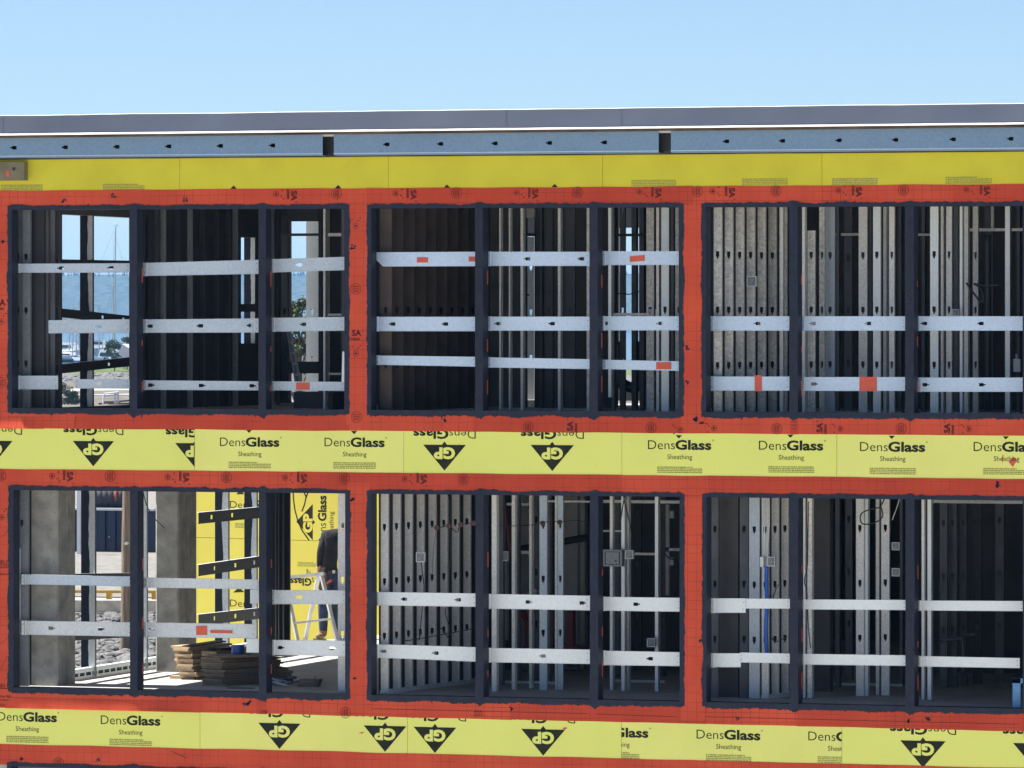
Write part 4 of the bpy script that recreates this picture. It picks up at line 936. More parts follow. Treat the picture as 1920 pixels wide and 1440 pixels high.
girt('channel with one pale keyhole in front of the worker', (509, 1106.5, 1132.6, 649, 1107, 1133), 'galv', [562])
girt('pale channel with two keyholes crossing the first concrete column low down', (41, 1164, 1190, 248, 1167, 1193.5), 'galv', [(95, 'R'), (188, 'R')])
girt('channel with a square and a long thin orange patch above the lumber pile', (268, 1167, 1194.5, 480, 1170.5, 1197), 'galv', [(283, 'R')], tapes=[(368, 1173.5, 388.5, 1190.7, 0), (394.5, 1181.5, 436, 1187.3, -.4)], ext=1)
girt('pale channel with two keyholes above the sunlit floor', (508, 1200, 1228, 649, 1201.5, 1230.7), 'galv_pale', [(525, 'R'), (622, 'R')])
girt('short offcut of channel lapped below the plain one at the mullion', (469, 1105.5, 1131.5, 488, 1105.5, 1131.5), 'galv', clip_end=False, ext=3)
girt('short offcut of channel lapped behind the orange patched one', (462, 1197.5, 1223.5, 488, 1197.8, 1223.8), 'galv_pale', clip_end=False, ext=3)
girt('white channel with two keyholes across the studs hung with cables', (704, 1110, 1135, 893, 1112.7, 1137.8), 'galv_pale', [759, 860])
girt('white channel with two keyholes above the red lift', (912, 1113.7, 1141, 1106, 1117, 1144.6), 'galv_pale', [(990, 'R'), (1091, 'R')])
girt('white channel with one keyhole below the grey electrical panel', (1127, 1119, 1145, 1276, 1121, 1147), 'galv_pale', [(1192, 'R')])
girt('low white sloping channel across the bright stepped studs', (703, 1208, 1233, 893, 1213.5, 1240.7), 'galv_pale', [720, 818])
girt('low white channel with one keyhole in the lower middle opening centre bay', (912, 1215, 1241.7, 1106, 1218, 1245), 'galv_pale', [1019])
girt('low white channel with one keyhole, right bay of the lower middle opening', (1127, 1220, 1247, 1276, 1223, 1249), 'galv_pale', [1220])
girt('wide short channel piece at the left jamb, upper of two in the lower right opening', (1332, 1122, 1149, 1398, 1122, 1149), 'galv_pale', ext=0, y=YG - .006)
girt('narrow plain channel in front of the blue cable', (1396, 1122.5, 1141, 1482, 1122.8, 1141.3), 'galv_pale', clip_end=False)
girt('narrow plain white channel, upper in the lower right opening centre bay', (1502, 1124, 1142.6, 1700, 1125, 1144), 'galv_pale')
girt('narrow plain bluish channel reaching the right edge of the photo', (1719, 1126, 1144.6, 1920, 1127, 1146), 'galv_pale')
girt('wide short channel piece at the left jamb, lower of two in the lower right opening', (1332, 1225, 1251, 1389, 1225, 1251), 'galv_pale', ext=0, y=YG - .006)
girt('narrow plain channel below the blue cable', (1387, 1223.5, 1242, 1482, 1225.5, 1244), 'galv_pale', clip_end=False)
girt('narrow plain white channel, lower in the lower right opening centre bay', (1502, 1226, 1246, 1700, 1228.7, 1248.6), 'galv_pale')
girt('low white channel ending short above the light blue bracket', (1720, 1230, 1249.6, 1912, 1234, 1252.7), 'galv_pale', ext=0)
mb = MB(); mb.poly([at(640.5, 716, YG - .004), at(645.8, 716, YG - .004), at(645.8, 659, YG - .004), at(642, 659, YG - .004)])
mb.poly([at(645.8, 716, YG - .004), at(645.8, 716, YG + .04), at(645.8, 659, YG + .04), at(645.8, 659, YG - .004)])
tag(mb.build('bent_angle', [M['galv_pale']]), 'bent upright end of metal at the right jamb of the upper left opening', 'steel angle')
mb = MB()
for (a, b, c, d) in ((1898.5, 1272, 1913.5, 1331), (1898.5, 1272, 1925, 1281), ):
    mb.pbox(a, b, c, d, YG - .01, .03)
tag(mb.build('blue_bracket', [M['sky_blue']]), 'light blue painted bracket at the bottom right corner of the lower right opening', 'bracket')
mb = MB(); cee(mb, 31, 36, YG - .005, zat(1205, YG), zat(1040, YG)); tag(mb.build('loose_channel', [M['galv']]), 'short loose channel standing against the left jamb of the lower left opening', 'steel channel')

# ------------------------------------------------------------------ concrete columns and left studs
def column(label, px0, px1, y, dpx, z0, z1):
    p, q = at(px0, HOR, y), at(px1, HOR, y); d = (dpx) * (DIST + y) / (4377.0 - px1) * 1.0
    mb = MB(); c = .02; X0, X1, Y0, Y1 = p.x, q.x, y, y + d
    pts = [(X0 + c, Y0), (X1 - c, Y0), (X1, Y0 + c), (X1, Y1 - c), (X1 - c, Y1), (X0 + c, Y1), (X0, Y1 - c), (X0, Y0 + c)]
    n = len(pts)
    for i in range(n):
        a, b = pts[i], pts[(i + 1) % n]; mb.poly([(a[0], a[1], z0), (b[0], b[1], z0), (b[0], b[1], z1), (a[0], a[1], z1)])
    # form joint rings and tie holes
    mb.box(X1 - .001, X1 + .012, (Y0 + Y1) / 2 - .008, (Y0 + Y1) / 2 + .008, z0, z1)
    for zz in (.55, 1.2, 1.85): mb.box(X1 - .001, X1 + .015, (Y0 + Y1) / 2 - .02, (Y0 + Y1) / 2 + .02, z0 + zz, z0 + zz + .04)
    o = mb.build('concrete_column', [M['concrete']]); return tag(o, label, 'column')
column('pitted grey concrete column nearest the left edge of the lower opening', 57, 108, .45, 37, ZF, 2.62)
column('second concrete column behind the lumber pile', 291, 335, 3.4, 37, ZF, 2.62)
column('concrete column in shadow at the left of the upper left opening', 62, 86, .5, 26, ZU, 6.0)
rowwall('steel corner studs at the left jamb of the upper left opening', .3, [(29, 39, .26, 'steel_dk'), (40.5, 57, .34, 'steel_mid'), (88, 94, .9, 'steel_dk'), (95, 114, 1.0, 'steel_dk')], U0, U1, tracks=False)
rowwall('steel corner stud beside the pitted concrete column', .3, [(29, 53, .28, 'steel_mid')], L0, L1, tracks=False)
mb = MB(); mb.pbox(126, 1216, 136, 1236, 1.05, .01); mb.pbox(128.5, 1222, 133, 1233, 1.045, .005, 1); mb.bar(at(128, 1206, 1.05), at(128, 1218, 1.05), .012, .012, (1, 0, 0))
tag(mb.build('outlet_plate', [M['galv'], M['steel_blk']]), 'small metal plate with a slot on the side of the pitted column', 'plate')

# ------------------------------------------------------------------ wing of the building beyond the lower left room
WB = at_z(600, 1187, ZF); WA = R(17)
WT = Vector((math.cos(WA), -math.sin(WA), 0)); WN = Vector((-math.sin(WA), -math.cos(WA), 0))
def at_w(px, py, out=0.0):
    d = ray(px, py); t = (WB + WN * out - CAM).dot(WN) / d.dot(WN); return CAM + d * t
def w_uv(px, py): p = at_w(px, py) - WB; return (p.dot(WT), p.z)
WPL = lambda out: (lambda u, w: Vector((WB.x, WB.y, WB.z * 0)) + WT * u + Vector((0, 0, w)) + WN * out + Vector((0, 0, WB.z)))
wing = thing('yellow_wing_wall', 'sunlit yellow sheathed wall of the far wing behind the worker', 'wall', WB)
u0, u1 = w_uv(300, 900)[0], w_uv(720, 900)[0]
def wing_board(za, zb_, marks):
    mb = MB(); pl = WPL(0); c = [pl(u0, za), pl(u1, za), pl(u1, zb_), pl(u0, zb_)]; bk_ = [p - WN * .2 for p in c]
    mb.hexa([c[0], c[1], bk_[1], bk_[0], c[3], c[2], bk_[2], bk_[3]])
    P2 = WPL(.0006); P3 = WPL(.0012); clip = [(1, za, 1), (1, zb_, -1)]
    marks(mb, P2, P3, clip); return mb.build('sheathing_board', [M['yellow_wing'], M['print'], M['fine']], wing)
def wv(px, py): return w_uv(px, py)
def line(mb, pts, w, pl, mi, clip):
    for a, b in zip(pts[:-1], pts[1:]):
        d = Vector((b[0] - a[0], b[1] - a[1])); n = Vector((-d.y, d.x)).normalized() * w / 2
        flat_poly(mb, [(a[0] - n.x, a[1] - n.y), (b[0] - n.x, b[1] - n.y), (b[0] + n.x, b[1] + n.y), (a[0] + n.x, a[1] + n.y)], pl, mi, clip)
def upper_marks(mb, P2, P3, clip):
    flat_poly(mb, [wv(555.5, 978), wv(586.5, 945), wv(586.5, 1013)], P2, 1, clip); flat_poly(mb, [wv(586, 974), wv(591, 979), wv(586, 984)], P2, 1, clip)
    a, b = wv(576, 981), wv(576, 963); hh = abs(wv(569, 980)[0] - wv(585, 980)[0])
    text(mb, 'GP', *wv(577, 981), abs(wv(577, 963)[1] - wv(577, 999)[1]), hh, 90, P3, 0, .05, clip)
    line(mb, [wv(549.5, 922), wv(550.5, 938), wv(553, 956), wv(558, 975), wv(566, 994), wv(579.5, 1013)], .022, P2, 1, clip)
    line(mb, [wv(569, 920), wv(574, 932), wv(571, 946), wv(566, 959)], .022, P2, 1, clip); line(mb, [wv(577, 924), wv(574, 933)], .022, P2, 1, clip)
    h2 = abs(wv(596, 980)[0] - wv(611, 980)[0])
    text(mb, 'Glass', *wv(604, 953), abs(wv(604, 929)[1] - wv(604, 977)[1]), h2, 90, P2, 1, .034, clip)
    text(mb, 'Dens', *wv(604, 1000), abs(wv(604, 980)[1] - wv(604, 1019)[1]), h2, 90, P2, 1, -.006, clip)
    text(mb, 'Sheathing', *wv(621, 984), abs(wv(621, 959)[1] - wv(621, 1009)[1]), h2 * .55, 90, P2, 1, 0, clip)
    text(mb, 'Dens', *wv(452, 946), abs(wv(431, 946)[0] - wv(473, 946)[0]), .10, 0, P2, 1, -.006, clip)
    text(mb, 'Glass', *wv(495, 945), abs(wv(474, 946)[0] - wv(520, 946)[0]), .10, 0, P2, 1, .034, clip)
    flat_poly(mb, [wv(443, 927), wv(458, 926.5), wv(450, 918)], P2, 1, clip)
    fineprint(mb, wv(441, 990)[0], wv(441, 990)[1], wv(470, 990)[0], wv(441, 980)[1], P2, 2, clip)
def lower_marks(mb, P2, P3, clip):
    fineprint(mb, wv(558, 1062)[0], wv(558, 1062)[1], wv(592, 1062)[0], wv(558, 1053)[1], P2, 2, clip)
    text(mb, 'Glass', *wv(564, 1091), abs(wv(543, 1090)[0] - wv(583, 1090)[0]), .10, 180, P2, 1, .034, clip)
    text(mb, 'Dens', *wv(600, 1090), abs(wv(584, 1090)[0] - wv(615, 1090)[0]), .10, 180, P2, 1, -.006, clip)
    text(mb, 'ng', *wv(578, 1074), .07, .06, 180, P2, 1, 0, clip)
    text(mb, 'Dens', *wv(452, 1131), abs(wv(431, 946)[0] - wv(473, 946)[0]), .10, 0, P2, 1, -.006, clip)
    flat_poly(mb, [wv(437, 1111), wv(458, 1110), wv(448, 1101)], P2, 1, clip)
zs_ = wv(560, 1013)[1]
wing_board(zs_ + .003, 3.05 - WB.z, upper_marks); wing_board(-1.6, zs_ - .003, lower_marks)
mb = MB(); pl = WPL(.03); c = [pl(u0, 3.05 - WB.z), pl(u1, 3.05 - WB.z), pl(u1, 3.15 - WB.z), pl(u0, 3.15 - WB.z)]; b_ = [p - WN * .3 for p in c]
mb.hexa([c[0], c[1], b_[1], b_[0], c[3], c[2], b_[2], b_[3]]); mb.build('coping', [M['white_metal']], wing)

# ------------------------------------------------------------------ lumber pile, offcuts
def rot_board(name, c, L, W, H, yaw, mk, label, cat, group=None, pitch=0):
    mb = MB(); ca, sa = math.cos(yaw), math.sin(yaw)
    ax = Vector((ca, sa, 0)) * W / 2; ay = Vector((-sa, ca, math.tan(pitch))) * L / 2; az = Vector((0, 0, H / 2))
    mb.obox(c, ax, ay, az); o = mb.build(name, [M[mk]]); return tag(o, label, cat, group)
pA = at_z(369, 1274, ZF); hA = .031
for k in range(13):
    lean = -.072 * (k / 12.0) ** 1.3 + rnd.uniform(-.014, .014)
    rot_board('lumber_board', (pA.x + lean, pA.y + .35 + rnd.uniform(-.03, .03), ZF + hA * (k + .5)), .8 + rnd.uniform(-.06, .06), .26 + rnd.uniform(-.03, .03), hA * .9, R(-16) + rnd.uniform(-.05, .05),
              'board' if rnd.random() < .8 else 'board_grey', 'sawn board in the sunlit left stack of the lumber pile', 'board', 'boards in the left stack')
pB = at_z(432, 1286, ZF); hB = .0275
for k in range(12):
    rot_board('lumber_board', (pB.x - .012 * k * .4 + rnd.uniform(-.016, .016), pB.y + .45 + rnd.uniform(-.03, .03), ZF + hB * (k + .5)), .95 + rnd.uniform(-.08, .08), .36 + rnd.uniform(-.03, .03), hB * .88, R(-24) + rnd.uniform(-.06, .06),
              'board_grey', 'darker board in the shaded front stack of the lumber pile', 'board', 'boards in the front stack')
pD = at_z(478, 1283, ZF)
for k in range(5):
    rot_board('lumber_board', (pD.x + rnd.uniform(-.03, .03) - .02 * k, pD.y + .4, ZF + .035 * (k + .5)), .7, .18, .03, R(-50) + rnd.uniform(-.2, .2), 'board_grey', 'dark short board slumped to the right of the lumber pile', 'board', 'boards slumped right of the pile')
zA = ZF + hA * 13
rot_board('plywood_piece', (pA.x + .10, pA.y - .02, zA + .03), .5, .20, .016, R(-38), 'black_ply', 'black faced plywood piece tilted on the sunlit stack', 'plywood', pitch=.10)
rot_board('plywood_piece', (pA.x + .29, pA.y + .25, zA - .035), .4, .22, .03, R(-24), 'black_ply', 'black faced plywood piece lying behind the tilted one', 'plywood')
rot_board('lumber_board', (pA.x + .30, pA.y + .12, zA - .085), .5, .25, .06, R(-24), 'board_grey', 'thick dark board under the flat black plywood', 'board')
zB = ZF + hB * 12
rot_board('lumber_sheet', (pB.x + .08, pB.y + .4, zB + .012), .95, .42, .02, R(-50), 'board_grey', 'wide grey sheet on the shaded stack under the blue tub', 'board')
pp = at_z(352, 1273, ZF)
rot_board('lumber_board', (pp.x - .03, pp.y, ZF + .02), .12, .36, .04, R(-4), 'board', 'pale board lying on the sunlit floor left of the pile', 'board')
rot_board('lumber_board', (pp.x + .06, pp.y - .12, ZF + .012), .05, .17, .024, R(-4), 'plywood', 'small dark stick on the sunlit floor before the pile', 'board')
q = at(446, 1238, pB.y + .45); mb = MB(); r0 = .077
mb.tube([(q.x, q.y, zB + .024), (q.x, q.y, zB + .118)], r0, 20); t = thing('blue_tub', 'round blue tub on top of the lumber pile', 'tub', (q.x, q.y, zB + .024)); mb.build('tub_body', [M['blue_plastic']], t)
mb = MB(); mb.tube([(q.x, q.y, zB + .118), (q.x, q.y, zB + .128)], r0 + .004, 20); mb.build('rim', [M['blue_plastic']], t)
mb = MB(); mb.box(q.x + .085, q.x + .15, q.y - .02, q.y + .1, zB + .024, zB + .11); tag(mb.build('small_box', [M['board_grey']]), 'small grey box beside the blue tub', 'box')
for k, (px, py, a) in enumerate(((519, 1272, -42), (526, 1278, -38), (533, 1277, -35), (540, 1281, -40), (547, 1279, -30), (523, 1284, -48), (552, 1284, -25), (516, 1281, -60))):
    p = at_z(px, py + 3, ZF); mb = MB(); d = Vector((math.cos(R(a + 20)), -math.sin(R(20 - a)) * .6, 0)); L = .16 + .05 * (k % 3)
    p0 = p + Vector((0, 0, .02 + .012 * (k % 4))); D = d.normalized() * L / 2; D.z = .02 - .035 * (k % 2)
    S = d.normalized().cross(Vector((0, 0, 1))) * .02; U = Vector((0, 0, .014))
    for (c1, c2) in ((S, -S),): mb.poly([p0 - D + c1, p0 + D + c1, p0 + D + c2, p0 - D + c2])
    mb.poly([p0 - D + S, p0 + D + S, p0 + D + S + U, p0 - D + S + U]); mb.poly([p0 - D - S, p0 + D - S, p0 + D - S + U, p0 - D - S + U])
    tag(mb.build('steel_offcut', [M['galv_pale' if k % 3 else 'steel_dk']]), 'short steel stud offcut in the scrap heap by the mullion', 'offcut', 'steel offcuts on the floor')
p = at_z(574, 1288, ZF)
for k in range(3): rot_board('lumber_board', (p.x + .01 * k, p.y + .1, ZF + .03 * (k + .5)), .22, .24, .027, R(8), 'board_grey', 'short dark block in the stack beyond the steel offcuts', 'board', 'short blocks beside the offcuts')
mb = MB(); mb.bar((p.x + .115, p.y - .02, ZF), (p.x + .12, p.y - .02, ZF + .14), .008, .008); tag(mb.build('steel_rod', [M['steel_dk']]), 'thin rod standing at the end of the short blocks', 'rod')
p = at_z(445, 1291, ZF); mb = MB(); mb.box(p.x - .12, p.x + .2, p.y - .02, p.y + .02, ZF, ZF + .014); tag(mb.build('flat_bar', [M['steel_dk']]), 'dark flat bar on the floor in front of the lumber pile', 'bar')

# ------------------------------------------------------------------ trestle ladder and worker
lad = thing('trestle_ladder', 'aluminium trestle ladder on the sunlit terrace in front of the worker', 'ladder', at_z(590, 1200, ZF))
def lad_part(name, pts, w, h): mb = MB(); mb.bar(pts[0], pts[1], w, h); return mb.build(name, [M['alu']], lad)
f1, f2, f3 = at_z(572.5, 1199, ZF), at_z(633, 1204, ZF), at_z(558.5, 1203, ZF)
ty = (f1.y + f2.y) / 2
t1, t2 = at(597, 1080, ty), at(603, 1080, ty - .1)
lad_part('leg', (t1, f1), .055, .03); lad_part('leg', (t2, f2), .055, .03)
t3 = at(534, 1084, ty - .12); lad_part('leg', (t3, f3), .05, .03); f4 = at_z(508, 1198, ZF); lad_part('leg', (at(530, 1084, ty), f4), .05, .03)
lad_part('top_rail', (at(528, 1083.5, ty - .05), at(608, 1075.5, ty - .05)), .075, .045)
lad_part('rung', (at(553, 1168, f3.y - .02), at(624, 1160, f2.y + .02)), .05, .028)
lad_part('foot', (f1 + Vector((0, 0, .03)), f1 + Vector((.002, 0, 0))), .07, .05); lad_part('foot', (f2 + Vector((0, 0, .03)), f2 + Vector((.002, 0, 0))), .07, .05)

yp = at_z(606, 1197, ZF).y - .05
def J(px, py, dy=0): return at(px, py, yp + dy)
joints = {'pelvis': (J(618, 1084), .135), 'waist': (J(617, 1062), .13), 'chest': (J(621, 1026, .03), .15), 'upper': (J(626, 1003, .06), .125), 'neck': (J(644, 997, .14), .06), 'head': (J(656, 990, .22), .092), 'crown': (J(661, 982, .26), .07), 'nose': (J(660, 997, .31), .022),
 'lsh': (J(611, 1003, -.02), .082), 'lel': (J(601, 1036, -.08), .056), 'lwr': (J(598, 1063, -.05), .036), 'lpalm': (J(598.5, 1070, -.03), .033),
 'rsh': (J(640, 1006, .12), .08), 'rel': (J(650, 1035, .2), .052), 'rwr': (J(655, 1055, .34), .034), 'rpalm': (J(656, 1062, .38), .032),
 'lhip': (J(611, 1092, -.02), .10), 'lkn': (J(606, 1138, .0), .078), 'lan': (J(606, 1182, .02), .062), 'lheel': (J(606, 1191, .05), .058), 'ltoe': (J(600, 1192.3, -.05), .05), 'ltip': (J(593.5, 1193.8, -.13), .042),
 'rhip': (J(626, 1091, .05), .10), 'rkn': (J(630, 1138, .08), .065), 'ran': (J(634, 1180, .1), .048), 'rheel': (J(634, 1188, .11), .043), 'rtoe': (J(630, 1190.5, .05), .034)}
for side, hand in (('l', 'lpalm'), ('r', 'rpalm')):
    base = joints[hand][0]
    for k, (dx, dz) in enumerate(((-.03, -.055), (-.012, -.07), (.008, -.07), (.026, -.058), (.042, -.02))):
        joints[side + 'f%da' % k] = (base + Vector((dx, -.012, dz * .55)), .011); joints[side + 'f%db' % k] = (base + Vector((dx * .9, .015, dz)), .009)
links = [('pelvis', 'waist'), ('waist', 'chest'), ('chest', 'upper'), ('upper', 'neck'), ('neck', 'head'), ('head', 'crown'), ('head', 'nose'), ('upper', 'lsh'), ('lsh', 'lel'), ('lel', 'lwr'), ('lwr', 'lpalm'), ('upper', 'rsh'), ('rsh', 'rel'), ('rel', 'rwr'), ('rwr', 'rpalm'),
 ('pelvis', 'lhip'), ('lhip', 'lkn'), ('lkn', 'lan'), ('lan', 'lheel'), ('lheel', 'ltoe'), ('ltoe', 'ltip'), ('pelvis', 'rhip'), ('rhip', 'rkn'), ('rkn', 'ran'), ('ran', 'rheel'), ('rheel', 'rtoe')]
for side in 'lr':
    for k in range(5): links += [(side + 'palm', side + 'f%da' % k), (side + 'f%da' % k, side + 'f%db' % k)]
names = list(joints); me = bpy.data.meshes.new('person'); ob = bpy.data.objects.new('person', me); COL.objects.link(ob)
pbase = Vector((joints['pelvis'][0].x, joints['pelvis'][0].y, ZF))
me.from_pydata([tuple(joints[n][0] - pbase) for n in names], [(names.index(a), names.index(b)) for a, b in links], [])
sk = ob.modifiers.new('skin', 'SKIN'); sk.use_smooth_shade = True
for i, n in enumerate(names):
    r = joints[n][1]; me.skin_vertices[0].data[i].radius = (r, r * .8 if n in ('chest', 'waist', 'pelvis') else r); me.skin_vertices[0].data[i].use_root = (n == 'pelvis')
ob.modifiers.new('sub', 'SUBSURF').levels = 2
dg = bpy.context.evaluated_depsgraph_get(); dg.update()
pm_ = bpy.data.meshes.new_from_object(ob.evaluated_get(dg)); bpy.data.objects.remove(ob)
per = thing('person', 'worker in a black jacket and jeans bending over behind the ladder', 'person', pbase)
body = bpy.data.objects.new('body', pm_); COL.objects.link(body); body.parent = per; pm_.name = 'body'
pm_.materials.clear()
for k in ('skin', 'black_cloth', 'denim', 'leather'): pm_.materials.append(M[k])
hd = joints['head'][0] - pbase; beltz = J(617, 1074).z - pbase.z; ankz = joints['lan'][0].z - pbase.z
for p in pm_.polygons:
    c = p.center; p.use_smooth = True
    if (c - hd).length < .165 and c.z > joints['neck'][0].z - pbase.z - .02: p.material_index = 0
    elif c.z < ankz + .0: p.material_index = 3
    elif min((c - (joints[h][0] - pbase)).length for h in ('lpalm', 'rpalm')) < .085: p.material_index = 0
    elif c.z < beltz: p.material_index = 2
    else: p.material_index = 1
mb = MB(); c = J(617, 1073); n = 24
for k in range(n):
    a, b = 2 * math.pi * k / n, 2 * math.pi * (k + 1) / n
    P = lambda t, z: (c.x + .148 * math.cos(t), c.y + .122 * math.sin(t), c.z + z)
    mb.poly([P(a, -.025), P(b, -.025), P(b, .025), P(a, .025)])
mb.build('belt', [M['black_ply']], per)
mb = MB(); mb.bar(J(607.5, 1198.6, .06), J(592, 1198.6, -.14), .085, .022); mb.build('boot_sole', [M['steel_dk']], per)
mb = MB(); c = J(606, 1086, -.10); mb.box(c.x - .06, c.x + .06, c.y - .05, c.y + .04, c.z - .13, c.z + .08); mb.box(c.x - .055, c.x + .055, c.y - .07, c.y - .05, c.z - .12, c.z + .02); mb.build('tool_pouch', [M['leather_dk']], per)
mb = MB(); mb.bar(J(612, 1094, -.16), J(621, 1088, -.14), .03, .03); mb.build('tool_handle', [M['tape']], per)
mb = MB(); c = joints['head'][0] + Vector((-.01, -.03, .03)); mb.ball(c, .102, .105, .09, 14, 10); mb.build('hair', [M['black_cloth']], per, smooth=True)
mb = MB(); c = J(626, 1072, -.125); mb.box(c.x - .02, c.x + .02, c.y - .01, c.y, c.z - .02, c.z + .02); mb.build('belt_buckle', [M['alu']], per)

# ------------------------------------------------------------------ cables, boxes and machines inside
def cable(label, pts, y, r=.006, mk='wire', cat='cable', name='cable', group=None):
    P = [at(a, b, y if len(p) < 3 else p[2]) for p in pts for a, b in [p[:2]]]
    # smooth the run
    out = []
    for i in range(len(P) - 1):
        p0 = P[max(i - 1, 0)]; p1 = P[i]; p2 = P[i + 1]; p3 = P[min(i + 2, len(P) - 1)]
        for k in range(5):
            t = k / 5; out.append(.5 * ((2 * p1) + (p2 - p0) * t + (2 * p0 - 5 * p1 + 4 * p2 - p3) * t * t + (3 * p1 - p0 - 3 * p2 + p3) * t ** 3))
    out.append(P[-1]); mb = MB(); mb.tube(out, r, 6, 0, True); return tag(mb.build(name, [M[mk]], smooth=True), label, cat, group)
def ebox(label, px0, py0, px1, py1, y, mk='galv', d=.05, hole=True, name='electrical_box', cat='electrical box'):
    mb = MB(); mb.pbox(px0, py0, px1, py1, y, d)
    if hole:
        w, h = px1 - px0, py1 - py0
        mb.pbox(px0 + w * .10, py0 + h * .10, px1 - w * .10, py1 - h * .10, y - .002, .002, 2)
        mb.pbox(px0 + w * .16, py0 + h * .15, px1 - w * .16, py1 - h * .15, y - .006, .004, 1)
        for (fa, fb) in (((.3, .3), (.62, .62), (.62, .3)) if w < 15 and d < .09 else ((.62, .62),)): mb.pbox(px0 + w * fa, py0 + h * fb, px0 + w * (fa + .1), py0 + h * (fb + .1), y - .008, .002, 2)
    return tag(mb.build(name, [M[mk], M['steel_mid'], M['steel_blk']]), label, cat)
cable('black cable looping down the studs from the top of the lower middle opening', [(840, 925), (844, 960), (843, 1000), (845, 1040), (842, 1080), (843, 1112)], .9)
cable('black cable sagging along the low row of stud holes', [(722, 1206), (747, 1203), (771, 1200), (795, 1196), (818, 1192), (846, 1187), (864, 1183), (888, 1179)], .75)
cable('thin cable crossing between red grommets on the pale studs', [(818, 988), (830, 988), (841, 986), (852, 995), (858, 997), (864, 984), (886, 981)], .8)
cable('cable dropping from the small box on the pale studs', [(790, 1055), (792, 1075), (795, 1100), (793, 1125), (790, 1160), (786, 1200)], .7)
cable('cable loop hanging between two pale studs low down', [(838, 1135), (835, 1150), (842, 1175), (840, 1195), (832, 1182), (826, 1178)], .8)
cable('thin pull string hanging in a V from a red grommet', [(818, 992), (813, 1030), (811, 1075)], .7, .003)
cable('thin cable swagged across the framing of the lower middle opening', [(915, 984), (960, 986), (1000, 984), (1016, 979), (1050, 978), (1080, 976), (1104, 980)], 1.2, .005)
mb0 = None
for px, py in ((818, 989.5), (840.5, 986), (863.5, 984), (887, 981), (1017, 981), (1049, 979)):
    y = .60 if px < 900 else 1.3; c = at(px, py, y); mb = MB(); mb.tube([(c.x, c.y, c.z), (c.x, c.y + .02, c.z)], .03, 12); mb.tube([(c.x, c.y - .004, c.z), (c.x, c.y, c.z)], .014, 10, 1)
    tag(mb.build('cable_grommet', [M['rust_pipe'], M['wire']]), 'dark red grommet holding a thin cable at a stud', 'grommet', 'red grommets on the studs')
ebox('small electrical box with a raised lid on the fourth pale stud', 780, 1036, 796, 1054, .5, 'galv')
ebox('grey electrical panel between thin studs, lower middle opening', 1130, 1031, 1166, 1062, 1.5, 'steel_mid', d=.1, name='breaker_cabinet', cat='electrical cabinet')
ebox('small bright box beside the grey electrical panel', 1172, 1032, 1187, 1048, 1.5, 'galv')
ebox('dotted square box low between thin studs, lower middle opening', 1213, 1197, 1228, 1213, 1.5, 'galv')
ebox('box with pale doors on two spangled studs, upper right opening', 1400, 518, 1418, 537.5, .75, 'galv', hole=True)
ebox('upper square box between wide studs in the lower right opening', 1672, 1017, 1686.5, 1031.5, 1.6, 'galv')
ebox('lower square box between wide studs in the lower right opening', 1672, 1065.5, 1686.5, 1080.5, 1.6, 'galv')
ebox('left one of two grey boxes above the blue cable', 1425, 1044, 1431.5, 1063, .7, 'galv_pale', hole=False)
ebox('right one of two grey boxes above the blue cable', 1439, 1044, 1453, 1062, .68, 'galv', hole=True)
ebox('white outlet box beside a pale stud in the upper right bay', 1785, 580, 1797, 592, 1.2, 'galv')
ebox('small metal box hooked beside the black diagonal post, lower middle opening', 941, 1034, 952, 1052, 2.2, 'galv')
cable('thick blue cable bundle hanging down the pale studs of the lower right opening', [(1437.5, 1062), (1437, 1090), (1438, 1130), (1436, 1180), (1437.5, 1226)], .7, .024, 'blue_cable')
for k, (a, b) in enumerate(((1429, 1431), (1433, 1434.5), (1438, 1438), (1442, 1440))): cable('thin grey conduit running up from the boxes above the blue cable', [(a, 930), (a + .5, 980), (b, 1020), (b, 1044)], .74, .006, 'galv_pale', 'conduit', 'conduit', 'thin conduits above the blue cable')
cable('black cable bending down from a stud hole beside the blue cable', [(1460, 1096), (1456, 1102), (1451, 1115), (1449, 1124)], .7)
cable('black cable between two low stud holes beside the blue cable', [(1447, 1196), (1453, 1203), (1460, 1202), (1468, 1198), (1476, 1194)], .7)
cable('black cable coiled at the top between wide studs, lower right opening', [(1660, 930), (1650, 950), (1632, 955), (1616, 962), (1613, 975), (1620, 983), (1640, 980), (1655, 968), (1650, 945)], 1.2, .008)
cable('black cable running down beside the left conduit of the lower right centre bay', [(1516, 940), (1515, 1000), (1514, 1060), (1508, 1090), (1513, 1110), (1516, 1180), (1520, 1215)], .85, .006)
cable('cut cable sloping at the top right of the wide pale studs', [(1688, 930), (1682, 950), (1673, 975)], 1.5, .006, 'galv_old')
cable('black cable tangle crossing the dark upper right bay', [(1812, 530), (1822, 545), (1832, 558), (1838, 566), (1845, 560), (1838, 540), (1826, 532), (1850, 536), (1875, 534)], 1.2, .012)
cable('drooping cable in the top right of the lower middle opening', [(1245, 1033), (1252, 1045), (1262, 1049), (1274, 1047)], 3.2, .007)
cable('pair of cables crossing over the thin studs of the lower middle opening', [(1172, 925), (1166, 960), (1163, 985)], 1.4, .007)
cable('cable falling beside the thin studs of the lower middle opening', [(1168, 925), (1173, 950), (1180, 975), (1184, 1000)], 1.4, .007)
cable('wire loop hanging from the beam in the upper left of the lower opening', [(269, 925), (276, 950), (290, 972), (308, 990)], 2.2, .006)
cable('black tie wrapped on the pale stud beside the sky slit', [(974, 553), (982, 552.5), (992, 553)], 4.6, .012)
cable('thin black cables strung across the sky slits', [(1156, 551), (1170, 550), (1178, 552), (1190, 549), (1199, 546)], 4.6, .007)
